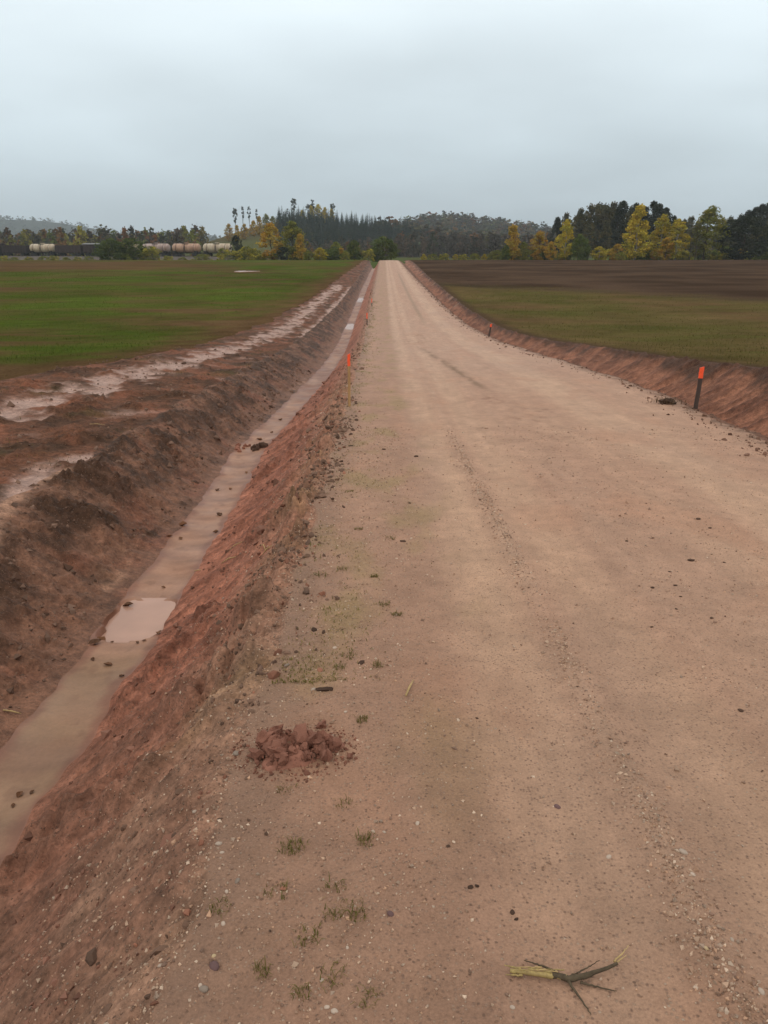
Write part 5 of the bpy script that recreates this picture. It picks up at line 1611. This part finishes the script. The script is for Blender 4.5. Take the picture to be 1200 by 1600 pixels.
ribs = [boxm(-6.0 + 1.2 * j + .25, -6.0 + 1.2 * j + .37, s * 1.45 - .06, s * 1.45 + .06, 1.2, 4.0) for j in range(10) for s in (-1, 1)]
ME['body'] = mesh_np('body', *boxm(-5.75, 5.75, -1.42, 1.42, 1.2, 4.05), M_DARKW)
ME['rib'] = mesh_np('rib', *boxm(-.06, .06, -1.52, -1.40, 1.2, 4.0), M_DARKW)
V = []
for x in (-5.85, 5.85):
    for t in np.linspace(-1, 1, 9): V.append((x, 1.55 * t, 4.05 + .42 * (1 - t * t)))
Fc = [(j, j + 1, j + 10) for j in range(8)] + [(j, j + 10, j + 9) for j in range(8)] + [(0, j + 1, j) for j in range(1, 8)] + [(9, 9 + j, 10 + j) for j in range(1, 8)] + [(0, 9, 17), (0, 17, 8)]
ME['roof'] = mesh_np('roof', np.array(V), np.array(Fc), M_GREYW)
ME['roofd'] = mesh_np('roof', np.array(V), np.array(Fc), M_DARKW)
ME['door'] = mesh_np('door', *boxm(-1.05, 1.05, -1.50, -1.40, 1.3, 3.9), M_BLACK)
ME['gbody'] = mesh_np('body', *join([boxm(-5.75, 5.75, -1.45, -1.38, 1.2, 3.75), boxm(-5.75, 5.75, 1.38, 1.45, 1.2, 3.75), boxm(-5.75, -5.68, -1.38, 1.38, 1.2, 3.75), boxm(5.68, 5.75, -1.38, 1.38, 1.2, 3.75), boxm(-5.68, 5.68, -1.38, 1.38, 1.15, 1.3)]), M_DARKW)
rot_t = math.atan2(dirv[1], dirv[0])


def wagon(kind, s, label, v=0):
    p_ = A0 + dirv * s
    t = tag(empty({'tank': 'tank_wagon', 'box': 'box_wagon', 'gondola': 'open_wagon'}[kind], (p_[0], p_[1], RAILZ), rot_t + math.pi), label, 'wagon', 'goods train on the railway')
    obj('underframe', ME['underframe'], t)
    for x in (-3.9, 3.9):
        bg = obj('bogie', ME['bogie'], t, (x, 0, 0))
        for wx in (-.925, .925):
            for wy in (-.76, .76): obj('wheel', ME['wheel'], bg, (wx, wy, 0))
    obj('coupler', ME['coupler'], t, (5.75, 0, 0)); obj('coupler', ME['coupler'], t, (-5.75, 0, 0), (0, 0, math.pi))
    if kind == 'tank':
        tk = obj('tank', ME['tank%d' % v], t)
        for x in (-3.6, 3.6): obj('strap', ME['strap'], tk, (x, 0, 0))
        obj('dome', ME['dome%d' % v], t); obj('ladder', ME['ladder'], t); obj('walkway', ME['walkway'], t)
        obj('strap', ME['strap'], tk, (0, 0, 0))
        for x in (-4.3, 4.3): obj('saddle', ME['saddle'], t, (x, 0, 0))
    elif kind == 'box':
        bd = obj('body', ME['body'], t)
        for j in range(10):
            if j not in (4, 5): obj('rib', ME['rib'], bd, (-5.4 + 1.2 * j, 0, 0))
        obj('roof', ME['roof' if v == 0 else 'roofd'], t); obj('door', ME['door'], t)
    else:
        bd = obj('body', ME['gbody'], t)
        for j in range(10): obj('rib', ME['rib'], bd, (-5.4 + 1.2 * j, 0, 0), None, (1, 1, .95))
    return t


def s_at(px):
    """distance along the track that shows at that photo column"""
    ss = np.linspace(-20, 260, 2801)
    pp = A0[None] + dirv[None] * ss[:, None]
    col_ = 600 + F_PX * pp[:, 0] / (pp[:, 1] * math.cos(PITCH) + 2 * math.sin(PITCH))
    return float(np.interp(-px, -col_, ss))


s0 = s_at(363) + 5.6
train = [('tank', 'cream tank wagon at the tail of the train by the dark tree', 0), ('tank', 'peach tank wagon coupled before the cream tail wagon', 1), ('tank', 'pinkish grey tank wagon behind the flat olive shrubs', 2),
         ('tank', 'cream tank wagon mostly hidden behind the two round green bushes', 0), ('box', 'dark box wagon with pale roof left of the round bushes', 0), ('gondola', 'dark open wagon between the pale roofed box wagon and a tank wagon', 0),
         ('tank', 'cream tank wagon alone between dark wagons', 0), ('gondola', 'dark open wagon ahead of the lone cream tank wagon', 0), ('box', 'dark roofed box wagon far ahead of the lone cream tank wagon', 1)]
for k, (kind, lab, v) in enumerate(train):
    wagon(kind, s0 + k * 12.35, lab, v)

# ------------------------------------------------------------------ haze
M_HAZE = bpy.data.materials.new('haze'); M_HAZE.use_nodes = True
nt = M_HAZE.node_tree; nt.nodes.clear()
ho = nt.nodes.new('ShaderNodeOutputMaterial'); hv = nt.nodes.new('ShaderNodeVolumePrincipled')
hv.inputs['Color'].default_value = (.82, .90, .96, 1)
hv.inputs['Density'].default_value = 0.00016
hv.inputs['Anisotropy'].default_value = 0.0
nt.links.new(hv.outputs[0], ho.inputs['Volume'])
zmin = float(min(TZ.min(), FULLZ.min())) - 1.0
V, Fc = boxm(-6100, 6100, -1600, 7100, zmin, 260)
hz = obj('haze', mesh_np('haze', V, Fc, M_HAZE)); tag(hz, 'thin damp autumn haze over the fields and woods', 'haze', kind='stuff')
